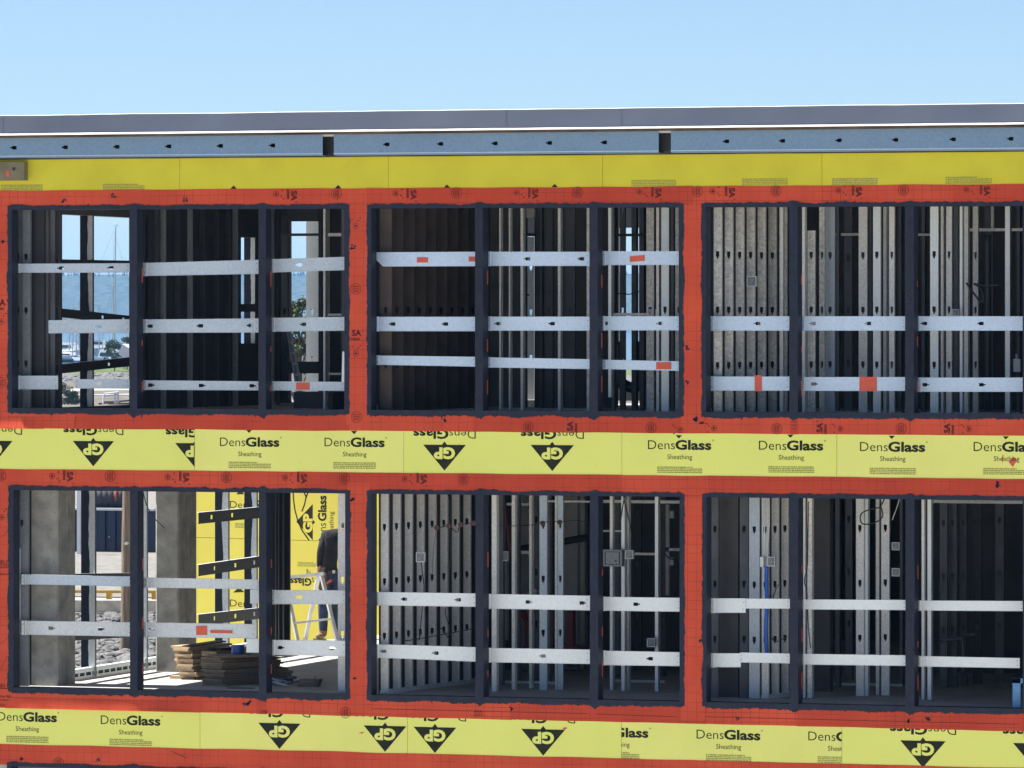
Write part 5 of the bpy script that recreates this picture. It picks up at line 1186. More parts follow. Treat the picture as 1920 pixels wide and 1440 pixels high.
cable('wide duct pipe looping behind the low right bay of the upper middle opening', [(1158, 640), (1158, 690), (1164, 716), (1182, 726), (1196, 722), (1200, 700), (1200, 640)], 5.2, .075, 'steel_dk', 'duct', 'duct')
cable('red brown pipe leaning behind the framing of the lower middle opening', [(943, 930), (951, 990), (958, 1045)], 3.6, .045, 'rust_pipe', 'pipe', 'pipe')
cable('round grey duct standing behind the framing of the lower middle opening', [(946, 1046), (946, 1120), (946, 1200)], 4.4, .06, 'galv', 'duct', 'duct')
cable('black pipe rising across the grey wall boards', [(972, 1030), (1020, 1022), (1060, 1015), (1100, 1008)], 5.4, .05, 'steel_blk', 'pipe', 'pipe')
cable('drain pipe with an elbow low in the dark lower right bay', [(1764, 1200), (1790, 1199), (1804, 1198), (1806, 1230), (1806, 1262)], 3.0, .03, 'steel_dk', 'pipe', 'pipe')
cable('second drain pipe stub above the elbow in the dark lower right bay', [(1802, 1192), (1830, 1189)], 3.2, .03, 'steel_dk', 'pipe', 'pipe')
cable('vertical vent pipe in the dark upper right bay', [(1852, 440), (1852, 560), (1852, 770)], 3.6, .045, 'steel_dk', 'pipe', 'pipe')
lift = thing('red_lift', 'red lifting machine behind the framing of the lower middle opening', 'lift', at(1010, 1240, 4.6))
mb = MB(); mb.bar(at(970, 1110, 4.6), at(987, 1165, 4.6), .06, .09, (0, 1, 0)); mb.pbox(984, 1150, 996, 1212, 4.6, .12); mb.build('mast', [M['red_paint']], lift)
mb = MB(); mb.pbox(1032, 1130, 1038, 1215, 4.9, .1); mb.build('post', [M['red_paint']], lift); mb = MB(); mb.pbox(1063, 1135, 1074, 1212, 4.7, .12); mb.build('post', [M['red_paint']], lift)
mb = MB(); mb.pbox(980, 1212, 1085, 1230, 4.6, .5); mb.build('chassis', [M['red_paint']], lift)
for px in (998, 1072):
    c = at(px, 1240, 4.55); mb = MB(); mb.tube([(c.x, c.y, c.z), (c.x, c.y + .1, c.z)], .075, 16); w = mb.build('wheel', [M['rubber']], lift)
mb = MB(); c = at(1003, 1108, 3.0); mb.ball(c, .045, .045, .03, 12, 8); mb.pbox(990, 1110, 1006, 1114, 3.0, .04); tag(mb.build('work_lamp', [M['white_metal']], smooth=True), 'small white domed work lamp on a dark stand', 'lamp')
for a, b, lab in ((946, 1026, 'upper white cabinet panel behind the thin studs'), (1034, 1116, 'lower white cabinet panel behind the thin studs')):
    t = thing('white_cabinet', lab + ' of the lower middle opening', 'cabinet', at(1250, b, 5.0)); mb = MB(); mb.pbox(1245, a, 1254, b, 5.0, .05); mb.build('door', [M['white_metal']], t)
    mb = MB(); mb.pbox(1255, a + 12, 1262, a + 26, 4.95, .05); mb.build('latch', [M['galv']], t)
t = thing('white_heater', 'white rounded unit hung on the thin stud at the right edge upstairs', 'heater', at(1906, 700, 2.4)); mb = MB(); mb.pbox(1900, 673, 1913, 697, 2.4, .06); mb.build('housing', [M['galv_pale']], t); mb = MB(); mb.pbox(1904, 664, 1907, 673, 2.42, .03); mb.build('neck', [M['galv']], t)

# stepladder upstairs and the black mat under it
st = thing('blue_stepladder', 'leaning stepladder with blue and aluminium rails in the upper left opening', 'stepladder', at(566, 757, 5.2))
for off_, mk in ((0, 'alu'), (4.2, 'sky_blue'), (7.5, 'alu')):
    mb = MB(); mb.bar(at(540 + off_ * .55, 622, 5.6), at(562 + off_, 757, 5.2), .022, .05, (0, 1, 0)); mb.build('rail', [M[mk]], st)
for k in range(6):
    t_ = .15 + k * .15; a = at(541 + 22 * t_, 622 + 135 * t_, 5.55 - .35 * t_); b = at(547 + 23 * t_, 622 + 133 * t_, 5.55 - .35 * t_); mb = MB(); mb.bar(a, b, .05, .02); mb.build('step', [M['alu']], st)
mb = MB(); mb.poly([at(545, 735, 5.3), at(552, 757, 5.3), at(566, 757, 5.3), at(560, 735, 5.3)]); mb.poly([at(545, 735, 5.32), at(552, 757, 5.32), at(566, 757, 5.32), at(560, 735, 5.32)]); mb.build('side_brace', [M['galv_pale']], st)
tag(rot_board('plywood_sheet', at_z(600, 768, ZU) + Vector((0, 0, .12)), .5, .5, .2, 0, 'black_ply', 'low black crate on the upper floor beside the stepladder', 'crate'))

# ------------------------------------------------------------------ ground, yard and harbour beyond
def gh(x, y):
    def ss(a, b, t): t = max(0, min(1, (t - a) / (b - a))); return t * t * (3 - 2 * t)
    z = -3.4 + 2.2 * ss(1.5, 9, y) - .2 * ss(30, 90, y) + .14 * noise.noise(Vector((x * .05, y * .05, 0))) * ss(14, 30, y)
    return z - 3.2 * ss(430, 520, y) - .6 * ss(520, 600, y)
xs = [-6000, -2500, -1200, -700, -450] + [-330 + 15 * i for i in range(25)] + [60, 90, 150, 300, 800, 2500, 6000]
ys = [-3000, -900, -300, -220, -80, -40, -20, -8, -3, 0, 1.5] + [2 + i for i in range(10)] + [13, 15, 18, 22, 26, 30, 35, 40, 48, 56, 66, 78, 90, 110, 130, 160, 200, 250, 300, 350, 400, 430, 450, 470, 490, 510, 540, 600, 900, 3000, 12000]
g = MB(); g.v = [Vector((x, y, gh(x, y))) for y in ys for x in xs]; nx = len(xs)
for j in range(len(ys) - 1):
    for i in range(nx - 1): g.f.append((j * nx + i, j * nx + i + 1, (j + 1) * nx + i + 1, (j + 1) * nx + i)); g.m.append(0)
go = g.build('ground', [M['yard']], smooth=True); tag(go, None, None, None, 'structure')
def on_ground(px, py, near=15, far=470):
    d = ray(px, py); t0 = 20
    for k in range(4000):
        t = 62 + k * .15; p = CAM + d * t
        if p.y > near and p.z <= gh(p.x, p.y): return p
    return CAM + d * (62 + far)
# gravel yard with its own sheet, from the kerb back
gv = MB(); cols = [(-90 + i * 4) for i in range(26)]; rows_ = [42, 46, 50, 55, 60, 66, 72, 80, 90, 105, 125, 150, 180]
gv.v = [Vector((x, y, gh(x, y) + .03)) for y in rows_ for x in cols]
for j in range(len(rows_) - 1):
    for i in range(len(cols) - 1): a = j * len(cols) + i; gv.f.append((a, a + 1, a + 1 + len(cols), a + len(cols))); gv.m.append(0)
tag(gv.build('gravel_yard', [pm('pale_gravel', (.23, .225, .215), (.12, .118, .115), scale=3.5, rough=.95, bump=.8, bscale=6, detail=9, contrast=(.3, .7))], smooth=True), None, None, None, 'structure')
sv_ = MB(); cols = [(-330 + i * 16) for i in range(26)]; rows_ = [180, 215, 250, 290, 330, 370, 400, 420, 435, 450, 465, 480]
sv_.v = [Vector((x, y, gh(x, y) + .035)) for y in rows_ for x in cols]
for j in range(len(rows_) - 1):
    for i in range(len(cols) - 1): a = j * len(cols) + i; sv_.f.append((a, a + 1, a + 1 + len(cols), a + len(cols))); sv_.m.append(0)
tag(sv_.build('shore_ground', [pm('dark_shore', (.17, .145, .12), (.06, .055, .05), scale=.55, rough=.95, bump=.8, bscale=2, detail=9, contrast=(.35, .65))], smooth=True), None, None, None, 'structure')
wt = MB(); wt.poly([(-6000, 440, -3.0), (6000, 440, -3.0), (6000, 11500, -3.0), (-6000, 11500, -3.0)]); tag(wt.build('harbour_water', [M['water']]), None, None, None, 'structure')
# hills across the water
hl = MB(); prev = None
def hill_h(x): return 60 + 5 * noise.noise(Vector((x * .004, 1, 0))) + 3.2 * noise.noise(Vector((x * .022, 2, 0)))
xw = [at_d(p, HOR, 6100).x for p in (40, 300, 500, 640, 960, 1020, 1130, 1220)]
hx = sorted([-5200 + 80 * i for i in range(90)] + [xw[0] + (xw[-1] - xw[0]) * i / 160 for i in range(161)])
for x in hx:
    y0 = 5600; h = hill_h(x); j1 = 26 * noise.noise(Vector((x * .03, 9, 0)))
    cur = [Vector((x, y0, -6)), Vector((x, y0 + 60 + j1, h * .22)), Vector((x, y0 + 150 - j1, h * .45)), Vector((x, y0 + 230 + j1, h * .66)), Vector((x, y0 + 310 - j1, h * .85)), Vector((x, y0 + 380, h)), Vector((x, y0 + 900, h * .9)), Vector((x, y0 + 2500, -6))]
    if prev:
        for k in range(7): hl.poly([prev[k], cur[k], cur[k + 1], prev[k + 1]])
    prev = cur
tag(hl.build('hills', [M['forest']]), None, None, None, 'structure')
fr = MB(); fr_r = random.Random(5)
def conifer(x, y, z, t):
    w = t * .34; a0 = fr_r.uniform(0, 2)
    for q in range(3):
        a = a0 + 2.1 * q
        fr.poly([(x + w * math.cos(a), y + w * math.sin(a), z - .8), (x + w * math.cos(a + 2.1), y + w * math.sin(a + 2.1), z - .8), (x, y, z + t)])
for k in range(0, 8, 2):      # conifers on the slopes and along the ridge, a far wood that reads as one mass
    wd = xw[k + 1] - xw[k]
    for i in range(int(wd * 22)):
        x = fr_r.uniform(xw[k], xw[k + 1]); s_ = fr_r.random(); conifer(x, 5620 + 360 * s_, hill_h(x) * (.06 + .94 * s_), fr_r.uniform(1.2, 3.4))
    for i in range(int(wd * 1.1)):
        x = fr_r.uniform(xw[k], xw[k + 1]); conifer(x, 5600 + 378, hill_h(x), fr_r.uniform(2.2, 5.5))
for i in range(2600):
    x = fr_r.uniform(-4200, 1500); conifer(x, 5600 + fr_r.uniform(340, 382), hill_h(x) - fr_r.uniform(0, 2), fr_r.uniform(2.2, 5.5))
tag(fr.build('far_wood', [M['forest']]), None, None, None, 'stuff')
# riprap right outside the end wall
rr = random.Random(3); rp = MB()
proto = []
for k in range(8):
    bmx = bmesh.new(); bmesh.ops.create_icosphere(bmx, subdivisions=2, radius=1)
    for v in bmx.verts: v.co = v.co * (1 + .32 * noise.noise(v.co * 1.1 + Vector((k * 7, 0, 0))) + .12 * noise.noise(v.co * 3 + Vector((k * 7, 3, 0)))); v.co.x *= 1.25
    bmx.verts.ensure_lookup_table(); proto.append(([v.co.copy() for v in bmx.verts], [tuple(v.index for v in f.verts) for f in bmx.faces])); bmx.free()
def stones(mb, c, s, rng):
    vs, fs = proto[rng.randrange(8)]; m = Matrix.Rotation(rng.uniform(0, 6.28), 3, 'Z') @ Matrix.Rotation(rng.uniform(-1, 1), 3, 'X'); n = len(mb.v)
    sq = rng.uniform(.55, .85)
    for v in vs:
        w = m @ v; mb.v.append(Vector((c[0] + w.x * s, c[1] + w.y * s, c[2] + w.z * s * sq)))
    for f in fs: mb.f.append(tuple(n + i for i in f)); mb.m.append(0)
pr0, pr1 = on_ground(130, 1275), on_ground(275, 1190)
for k in range(4200):
    px, py = rr.uniform(95, 290), rr.uniform(1172, 1300); p = on_ground(px, py) if k % 1 == 0 else None
    s_ = rr.uniform(.045, .09) if rr.random() < .75 else rr.uniform(.09, .13); stones(rp, (p.x, p.y, p.z + rr.uniform(-.02, .22)), s_, rr)
tag(rp.build('riprap', [M['rock']]), None, None, None, 'stuff')
# kerb wall, dark drain band, yellow rail
P0, P1 = on_ground(40, 1152), on_ground(330, 1152)
dK = (P1 - P0); dK.z = 0; dK.normalize(); nK = Vector((-dK.y, dK.x, 0))
kz = min(gh(P0.x, P0.y), gh(P1.x, P1.y))
def ztop(px, py, ref): d = ray(px, py); t = (ref - CAM).dot(nK) / d.dot(nK); return (CAM + d * t).z
A0, A1 = P0 - dK * 3, P1 + dK * 3
kb = MB(); zt_ = ztop(190, 1126, P0)
kb.hexa([A0 + Vector((0, 0, -.5)), A1 + Vector((0, 0, -.5)), A1 + nK * .5 + Vector((0, 0, -.5)), A0 + nK * .5 + Vector((0, 0, -.5)), Vector((A0.x, A0.y, zt_)), Vector((A1.x, A1.y, zt_)), Vector((A1.x, A1.y, zt_)) + nK * .5, Vector((A0.x, A0.y, zt_)) + nK * .5])
tag(kb.build('concrete_barrier', [M['concrete']]), 'low grey concrete barrier between the stones and the gravel yard', 'barrier')
bt = MB(); b0, b1 = on_ground(40, 1168), on_ground(330, 1168)
bt.hexa([b0 + Vector((0, 0, -.3)), b1 + Vector((0, 0, -.3)), b1 + nK * .3 + Vector((0, 0, -.3)), b0 + nK * .3 + Vector((0, 0, -.3)), b0 + Vector((0, 0, .17)), b1 + Vector((0, 0, .17)), b1 + nK * .3 + Vector((0, 0, .17)), b0 + nK * .3 + Vector((0, 0, .17))])
tag(bt.build('timber_baulk', [M['black_ply']]), 'dark timber baulk lying along the stones before the barrier', 'timber')
rl = thing('yellow_guard_rail', 'yellow guard rail on posts behind the concrete barrier', 'guard rail', P0 + nK * .8)
zr1, zr0 = ztop(190, 1106.5, P0 + nK * .8), ztop(190, 1112, P0 + nK * .8); mb = MB()
a, b = A0 + nK * .8, A1 + nK * .8; a.z = b.z = (zr0 + zr1) / 2; mb.bar(a, b, .06, zr1 - zr0); mb.build('rail', [M['yellow_paint']], rl)
for px in (120, 205, 290):
    d = ray(px, 1118); t = (P0 + nK * .8 - CAM).dot(nK) / d.dot(nK); q = CAM + d * t; mb = MB(); mb.bar((q.x, q.y, zt_ - .3), (q.x, q.y, zr0), .09, .09, (1, 0, 0)); mb.build('post', [M['yellow_paint']], rl)
# utility pole and block
pb = on_ground(236, 1243); dep = (pb - CAM).dot(FW); mpp = dep / F_PX
up = thing('utility_pole', 'weathered wooden utility pole outside the end wall', 'utility pole', pb)
mb = MB(); pts = []
for k in range(16): z = pb.z - .3 + k * .27; pts.append((pb.x + .012 * noise.noise(Vector((z * .8, 1, 1))) + .012 * k * .2, pb.y, z))
mb.tube(pts, [12.0 * mpp - .002 * k for k in range(16)], 14); mb.build('pole_shaft', [M['wood_pole']], up, smooth=True)
c = at_d(234.5, 1020, dep - .3); mb = MB(); mb.bar(c, c + Vector((.05, 0, .02)), .05, .04); mb.build('pole_tag', [M['alu']], up)
c = on_ground(237, 1248); mb = MB(); mb.box(c.x - .16, c.x + .3, c.y - .15, c.y + .15, c.z - .1, c.z + .17); tag(mb.build('concrete_block', [M['concrete']]), 'pale concrete block at the foot of the wooden pole', 'block')
# blue container with tyres
cb = on_ground(203, 1037); dep = (cb - CAM).dot(FW); mpp = dep / F_PX
ct = thing('blue_container', 'dark blue ribbed container in the gravel yard with a pale top rail', 'container', cb)
X0, X1 = at_d(95, 1037, dep).x, at_d(300, 1037, dep).x; H = (1036 - 956) * mpp; mb = MB(); Yc = cb.y; n = 0
x = X0
while x < X1:
    mb.box(x, x + .17, Yc, Yc + .04, cb.z + .02, cb.z + H); mb.box(x + .17, x + .26, Yc + .05, Yc + .09, cb.z + .02, cb.z + H); x += .26
mb.box(X0, X1, Yc + .09, Yc + 1.9, cb.z, cb.z + H); mb.build('container_wall', [M['navy_metal']], ct)
mb = MB(); mb.box(X0, X1, Yc - .04, Yc + .12, cb.z + H, cb.z + H + 4.2 * mpp); mb.build('top_rail', [M['boat_white']], ct)
mb = MB(); mb.box(X0, X1, Yc - .03, Yc + .09, cb.z - .1, cb.z + .06); mb.build('bottom_rail', [M['steel_blk']], ct)
mb = MB()
for k in range(14): mb.ball((X0 + .4 + k * .46, Yc - .01, cb.z + H * .38), .02, .02, .02, 6, 4)
mb.build('bolt', [M['white_metal']], ct); ct.children[-1]['kind'] = 'stuff'
def torus(mb, c, ax, R0, r, mi=0, n=26, m=8):
    ax = Vector(ax).normalized(); u = ax.cross(Vector((0, 0, 1))).normalized(); w = u.cross(ax); base = len(mb.v)
    for i in range(n):
        a = 2 * math.pi * i / n; d = u * math.cos(a) + w * math.sin(a)
        for j in range(m): b = 2 * math.pi * j / m; mb.v.append(Vector(c) + d * (R0 + r * math.cos(b)) + ax * r * 1.25 * math.sin(b))
    for i in range(n):
        for j in range(m): mb.f.append((base + i * m + j, base + (i + 1) % n * m + j, base + (i + 1) % n * m + (j + 1) % m, base + i * m + (j + 1) % m)); mb.m.append(mi)
for k, px in enumerate((176, 187, 197, 207, 217, 226)):
    c = at_d(px, 955 , dep + .9); mb = MB(); torus(mb, (c.x, c.y, cb.z + H + .28), (1, .55, 0), 17 * mpp, 10 * mpp)
    tag(mb.build('tyre', [M['rubber']], smooth=True), 'dark grey tyre standing in the row on top of the blue container', 'tyre', 'tyres on the blue container')
c = at_d(219, 955, dep + .85); mb = MB(); torus(mb, (c.x, c.y, cb.z + H + .3), (1, .3, 0), 21 * mpp, 2.0 * mpp); tag(mb.build('red_hoop', [M['tape']], smooth=True), 'thin red hoop beside the tyres on the blue container', 'hoop')
c = at_d(190, 936, dep + 1.5); mb = MB(); mb.bar(c + Vector((-.3, 0, .1)), c + Vector((.12, 0, -.1)), .2, .16); tag(mb.build('red_float', [M['tape']], smooth=True), 'red float lying on the tyres of the blue container', 'float')
c = on_ground(148, 1037); mb = MB(); d2 = dep - 1.5; a = at_d(144, 1000, d2); b = at_d(151, 1000, d2); mb.box(a.x, b.x, a.y, a.y + .1, c.z, at_d(147, 915, d2).z); tag(mb.build('marker_post', [M['boat_white']]), 'white marker post in front of the blue container', 'post')
# rock spit with grass, trees, and the marina behind it
def at_far(px, py, dep): return at_d(px, py, dep)
SD = 600
sp = MB(); prev = None
for i in range(161):
    px = -700 + 3400 * i / 160; a = at_d(px, 700, SD); w = .25 * noise.noise(Vector((px * .02, 3, 3)))
    z1 = at_d(px, 703, SD).z + w
    cur = [Vector((a.x, a.y - 12, -3.4)), Vector((a.x, a.y, z1)), Vector((a.x, a.y + 26, at_d(px, 690.5, SD + 26).z + w)), Vector((a.x, a.y + 70, -.9)), Vector((a.x, a.y + 90, -3.6))]
    if prev:
        for k in range(4): sp.poly([prev[k], cur[k], cur[k + 1], prev[k + 1]], 0 if k else 1)
    prev = cur
tag(sp.build('grass_spit', [M['grass'], M['rock']], smooth=True), None, None, None, 'structure')
br = MB(); rb = random.Random(8)
for k in range(1500):
    px = rb.uniform(60, 330); t = rb.random(); a = at_d(px, 700, SD); stones(br, (a.x, a.y - 12 * t, at_d(px, 704, SD).z * (1 - t) - 3.2 * t), rb.uniform(.3, .62), rb)
tag(br.build('breakwater_stones', [M['rock']]), None, None, None, 'stuff')
def leafy(name, label, base, h, w, seed, n=900, mk='leaf', trunk=.3, cat='tree', group=None, cone=0.0, leaf=.3):
    t = thing(name, label, cat, base, group); r2 = random.Random(seed); mb = MB()
    pts = [(base.x, base.y, base.z - .2), (base.x + .03 * w, base.y, base.z + h * trunk), (base.x - .02 * w, base.y, base.z + h * .85)]
    mb.tube(pts, [h * .022, h * .017, h * .005], 8)
    cl = []
    for k in range(16):
        z = trunk + (1 - trunk) * r2.random() ** .8; rad = w / 2 * (1 - cone * (z - trunk) / (1 - trunk)) * (.45 + .55 * math.sin(math.pi * min(1, (z - trunk) / (1 - trunk) * .85 + .15)))
        a = r2.uniform(0, 6.28); c = Vector((base.x + rad * .72 * math.cos(a), base.y + rad * .72 * math.sin(a), base.z + h * z * .95)); cl.append((c, r2.uniform(.14, .26) * w))
        mb.tube([(base.x, base.y, base.z + h * max(.1, z - .2)), c], [h * .008, h * .003], 5)
    mb.build('trunk', [M['bark']], t); lf = MB()
    for k in range(n):
        c, r = cl[r2.randrange(len(cl))]; d = Vector((r2.gauss(0, 1), r2.gauss(0, 1), r2.gauss(0, .75))).normalized() * r * r2.random() ** .4; p = c + d
        s = leaf * r2.uniform(.6, 1.4); u = Vector((r2.gauss(0, 1), r2.gauss(0, 1), r2.gauss(0, 1))).normalized(); v = u.cross(Vector((r2.gauss(0, 1), r2.gauss(0, 1), r2.gauss(0, 1)))).normalized()
        lf.poly([p - u * s, p - v * s * .5, p + u * s, p + v * s * .5])
    lf.build('crown', [M[mk]], t); return t
a = at_d(214, 697, SD + 14); leafy('leafy_tree', 'dark rounded tree on the grassy spit in front of the boats', Vector((a.x, a.y, a.z)), 3.3, 2.4, 4, 1500, 'foliage', .12, leaf=.12)
a = at_d(238, 694, SD + 20); leafy('leafy_tree', 'tree on the grassy spit at the mullion, beside the white hut', Vector((a.x, a.y, a.z)), 3.6, 1.6, 5, 1200, 'foliage', .12, leaf=.12)
a = at_d(118, 738, 330); a.z = gh(a.x, a.y)
for k, (px, py, h, w) in enumerate(((116, 745, 1.25, 1.0), (128, 745, 1.0, 1.0), (138, 748, .75, .8))):
    p = at_d(px, py, 392); p.z = gh(p.x, p.y); leafy('shrub', ['tall grey green shrub by the end window frame', 'middle shrub of three below the rocks', 'smallest of three shrubs below the rocks'][k], p, h * 1.25, w * 1.3, 20 + k, 700, 'leaf', .05, 'shrub', leaf=.07)
# white pipe stands on the shore
dz = thing('white_pipe_rack', 'white pipe rack on the shore seen through the upper left opening', 'pipe rack', at_d(205, 757, 390))
for p, q in (((195, 738), (222, 735)), ((195, 738), (193.5, 757)), ((221, 735), (222, 755)), ((197, 742.5), (222, 740)), ((216, 736), (216, 756))):
    mb = MB(); mb.tube([at_d(p[0], p[1], 390), at_d(q[0], q[1], 390)], .06, 6); mb.build('pipe', [M['boat_white']], dz)
pl_ = thing('white_pipe', 'long white pipe lying across the shore below the rocks', 'pipe', at_d(150, 742, 394)); mb = MB(); mb.tube([at_d(100, 741, 394), at_d(290, 740, 394)], .065, 6); mb.build('pipe_run', [M['boat_white']], pl_)
mb = MB(); mb.tube([at_d(140, 757, 393.8), at_d(140.5, 745, 393.8), at_d(143, 744, 393.8)], .05, 6); mb.build('pipe_leg', [M['boat_white']], pl_)
mb = MB(); c = at_d(128, 752, 396); mb.box(c.x - .6, c.x + .35, c.y, c.y + .6, c.z - .5, c.z + .2); tag(mb.build('rusty_tank', [M['rust_pipe']]), 'low rusty tank beside the white pipe on the shore', 'tank')
for k in range(5):
    mb = MB(); p = at_d(185 + 9 * k, 757 - k % 2 * 3, 391); mb.bar(p, p + Vector((1.1, .3, .12 - .1 * (k % 3))), .14, .12); tag(mb.build('driftwood_log', [M['wood_pole']]), 'dark driftwood log under the white pipe rack', 'log', 'driftwood logs on the shore')
mb = MB(); a, b, c, d = at_d(222, 664, 560), at_d(229, 645, 560), at_d(262, 665, 560), at_d(255, 688, 560); D = Vector((0, 1.5, 0))
mb.hexa([a, d, d + D, a + D, b, c, c + D, b + D]); tag(mb.build('white_ramp', [M['boat_white']]), 'white sloping gangway ramp in front of the marina', 'ramp')
WZ = -3.0
def boat(label, px, dep, L, mk, cabin=True, mast=0.0, yaw=0.0, spread=0.0, group=None):
    d = ray(px, HOR); p = CAM + d * dep; base = Vector((p.x, p.y, WZ)); t = thing('sailboat' if mast else 'motor_boat', label, 'boat', base, group)
    mb = MB(); ca, sa = math.cos(yaw), math.sin(yaw); st_ = 9
    def T(x, y, z): return Vector((base.x + x * ca - y * sa, base.y + x * sa + y * ca, WZ + z))
    prev = None
    for i in range(st_):
        u = i / (st_ - 1); x = (u - .5) * L; w = L * .15 * math.sin(math.pi * min(1, .25 + .75 * (1 - u) * 1.05)) * (1 if u < .97 else .1); sh_ = L * .085 + L * .05 * u * u
        cur = [T(x, -w, sh_), T(x, -w * .8, -.1), T(x, w * .8, -.1), T(x, w, sh_)]
        if prev:
            for k in range(3): mb.poly([prev[k], cur[k], cur[k + 1], prev[k + 1]])
            mb.poly([prev[3], cur[3], cur[0], prev[0]])
        else: mb.poly(cur)
        prev = cur
    mb.poly(prev[::-1]); mb.build('hull', [M[mk]], t)
    if cabin:
        mb = MB(); h = L * .13 if not mast else L * .06; w = L * .1
        c = [T(-L * .28, -w, L * .085), T(L * .16, -w, L * .1), T(L * .16, w, L * .1), T(-L * .28, w, L * .085), T(-L * .25, -w * .85, L * .09 + h), T(L * .06, -w * .85, L * .09 + h), T(L * .06, w * .85, L * .09 + h), T(-L * .25, w * .85, L * .09 + h)]
        mb.hexa(c); cb_ = mb.build('cabin', [M['boat_white']], t)
        mb = MB(); y = -w * .97
        mb.poly([T(-L * .25, y - .03, L * .09 + h * .45), T(L * .1, y - .03, L * .09 + h * .45), T(L * .08, y * .95 - .03, L * .09 + h * .75), T(-L * .24, y * .95 - .03, L * .09 + h * .75)]); mb.build('window', [M['glass_dk']], t)
    if mast:
        mb = MB(); mb.tube([T(L * .08, 0, .5), T(L * .08 + mast * .012, 0, mast)], [.11, .07], 6); mm = mb.build('mast', [M['alu']], t)
        mb = MB()
        for q in (.38, .62): mb.bar(T(L * .08, -mast * .055, mast * q), T(L * .08, mast * .055, mast * q), .05, .05); mb.bar(T(L * .08 - mast * .05, 0, mast * q), T(L * .08 + mast * .05, 0, mast * q), .05, .05)
        mb.build('spreader', [M['alu']], t); mb = MB()
        for e in (-.48, .48): mb.tube([T(L * e, 0, L * .12), T(L * .08, 0, mast * .98)], .011, 4)
        for e in (-1, 1): mb.tube([T(L * .08, e * L * .13, L * .1), T(L * .08, 0, mast * .95)], .011, 4)
        mb.build('rigging', [M['steel_dk']], t); mb = MB(); mb.bar(T(L * .06, 0, L * .2), T(-L * .32, 0, L * .19), .16, .2); mb.build('boom', [M['boat_blue']], t)
        mb = MB(); mb.bar(T(L * .08 + mast * .012, 0, mast), T(L * .08 + mast * .012 + .25, 0, mast + .55), .04, .04); mb.bar(T(L * .08 + mast * .012 - .3, 0, mast + .25), T(L * .08 + mast * .012 + .35, 0, mast + .22), .05, .05); mb.build('masthead', [M['white_metal']], t)
    return t
boat('sailboat with the tallest mast, seen through the upper left opening', 198, 720, 13, 'boat_white', mast=(728 - 432) * 720 / F_PX * .97, yaw=.3)
boat('sailboat with a shorter mast left of the tallest one', 205, 900, 9, 'boat_white', mast=(700 - 545) * 900 / F_PX, yaw=-.4)
boat('small sailboat moored at the left of the marina', 128, 950, 9, 'boat_blue', mast=10, yaw=.7)
boat('sailboat with a bare mast near the hill shore', 141, 1250, 11, 'boat_white', mast=12.5, yaw=.2)
boat('sailboat right of the tall mast near the mullion', 240, 1000, 9, 'boat_white', mast=9.5, yaw=.2)
boat('white motor boat in the middle of the marina', 197, 820, 11, 'boat_white', yaw=.15)
boat('large white motor boat at the right of the marina', 235, 880, 15, 'boat_white', yaw=-.1)
boat('white motor boat half hidden at the left of the marina', 124, 800, 12, 'boat_white', yaw=.4)
boat('blue hulled motor boat at the left of the marina', 140, 860, 10, 'boat_blue', yaw=-.5)
boat('dark hulled motor boat in front of the left boats', 129, 720, 9, 'hull_dark', yaw=.2)
boat('white motor boat far back in the harbour', 185, 1350, 16, 'boat_white', yaw=.1)
boat('white motor boat far back at the left of the harbour', 130, 1200, 15, 'boat_white', yaw=-.2)
r5 = random.Random(17)
for k in range(16):
    px = (r5.uniform(112, 152) if k < 9 else r5.uniform(178, 246)); dep = r5.uniform(740, 1150)
    boat('small craft in the crowded moorings of the harbour', px, dep, r5.uniform(5, 9), ('boat_white', 'boat_blue', 'hull_dark', 'boat_white')[k % 4], mast=(r5.uniform(6, 11) if k % 2 else 0), yaw=r5.uniform(-1.2, 1.2), group='moored craft in the harbour')
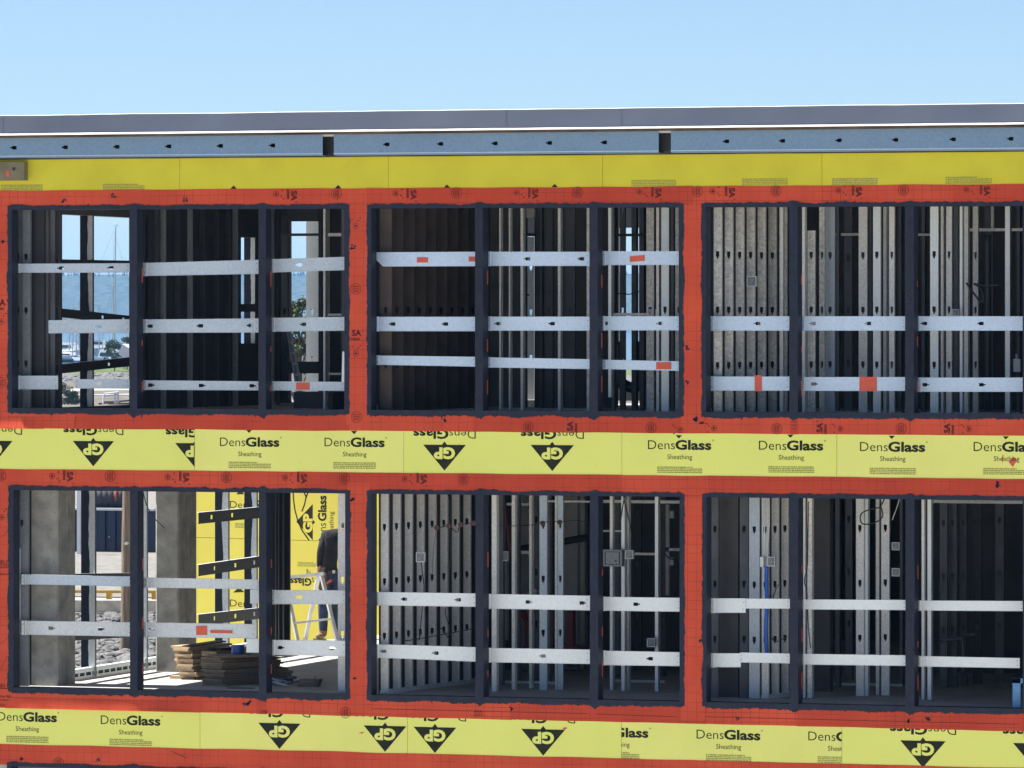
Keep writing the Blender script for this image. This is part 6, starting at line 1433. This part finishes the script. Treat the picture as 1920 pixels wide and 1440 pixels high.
# tree and pale house seen through the upper left sky gap
p = at_d(561, 662, 175); leafy('leafy_tree', 'green tree beyond the wing roof in the sky gap of the upper left opening', Vector((p.x, p.y, p.z - 2.2)), 3.9, 1.35, 31, 2600, 'leaf', .45, leaf=.055, cone=.3)
hz = thing('pale_house', 'low building with a grey roof behind the tree in the sky gap', 'house', at_d(560, 690, 190))
mb = MB(); a, b = at_d(500, 690, 190), at_d(620, 640, 190); mb.box(a.x, b.x, a.y, a.y + 6, a.z - 4, at_d(560, 652, 190).z); mb.build('wall', [M['pale_wall']], hz)
mb = MB(); z0, z1 = at_d(560, 652, 190).z, at_d(560, 634, 190).z; mb.hexa([(a.x - .3, a.y - .4, z0), (b.x + .3, a.y - .4, z0), (b.x + .3, a.y + 6.4, z0), (a.x - .3, a.y + 6.4, z0), (a.x - .3, a.y + 2.8, z1), (b.x + .3, a.y + 2.8, z1), (b.x + .3, a.y + 3.2, z1), (a.x - .3, a.y + 3.2, z1)]); mb.build('roof', [M['drywall_dk']], hz)
mb = MB(); zf = at_d(560, 657, 190).z; mb.box(a.x - .35, b.x + .35, a.y - .5, a.y - .42, zf, zf + .2); mb.build('fascia', [M['boat_white']], hz)
for px in (548, 556, 565, 574):
    mb = MB(); p = at_d(px, 700, 190); mb.box(p.x - .05, p.x + .05, a.y - .08, a.y, a.z - 4, zf); mb.build('batten', [M['boat_white']], hz)

# ------------------------------------------------------------------ haze over the harbour
USE_HAZE = True
if USE_HAZE:
    hm = bpy.data.materials.new('thin_haze'); hm.use_nodes = True; nt = hm.node_tree
    for n_ in list(nt.nodes):
        if n_.type == 'BSDF_PRINCIPLED': nt.nodes.remove(n_)
    pv = nt.nodes.new('ShaderNodeVolumePrincipled'); pv.inputs['Color'].default_value = (.26, .56, 1, 1); pv.inputs['Density'].default_value = 1.0e-4
    nt.links.new(pv.outputs[0], nt.nodes['Material Output'].inputs['Volume'])
    hb = MB(); hb.box(-6500, 6500, -3200, 12500, -9.5, 95); ho = hb.build('haze', [hm]); tag(ho, None, None, None, 'stuff')
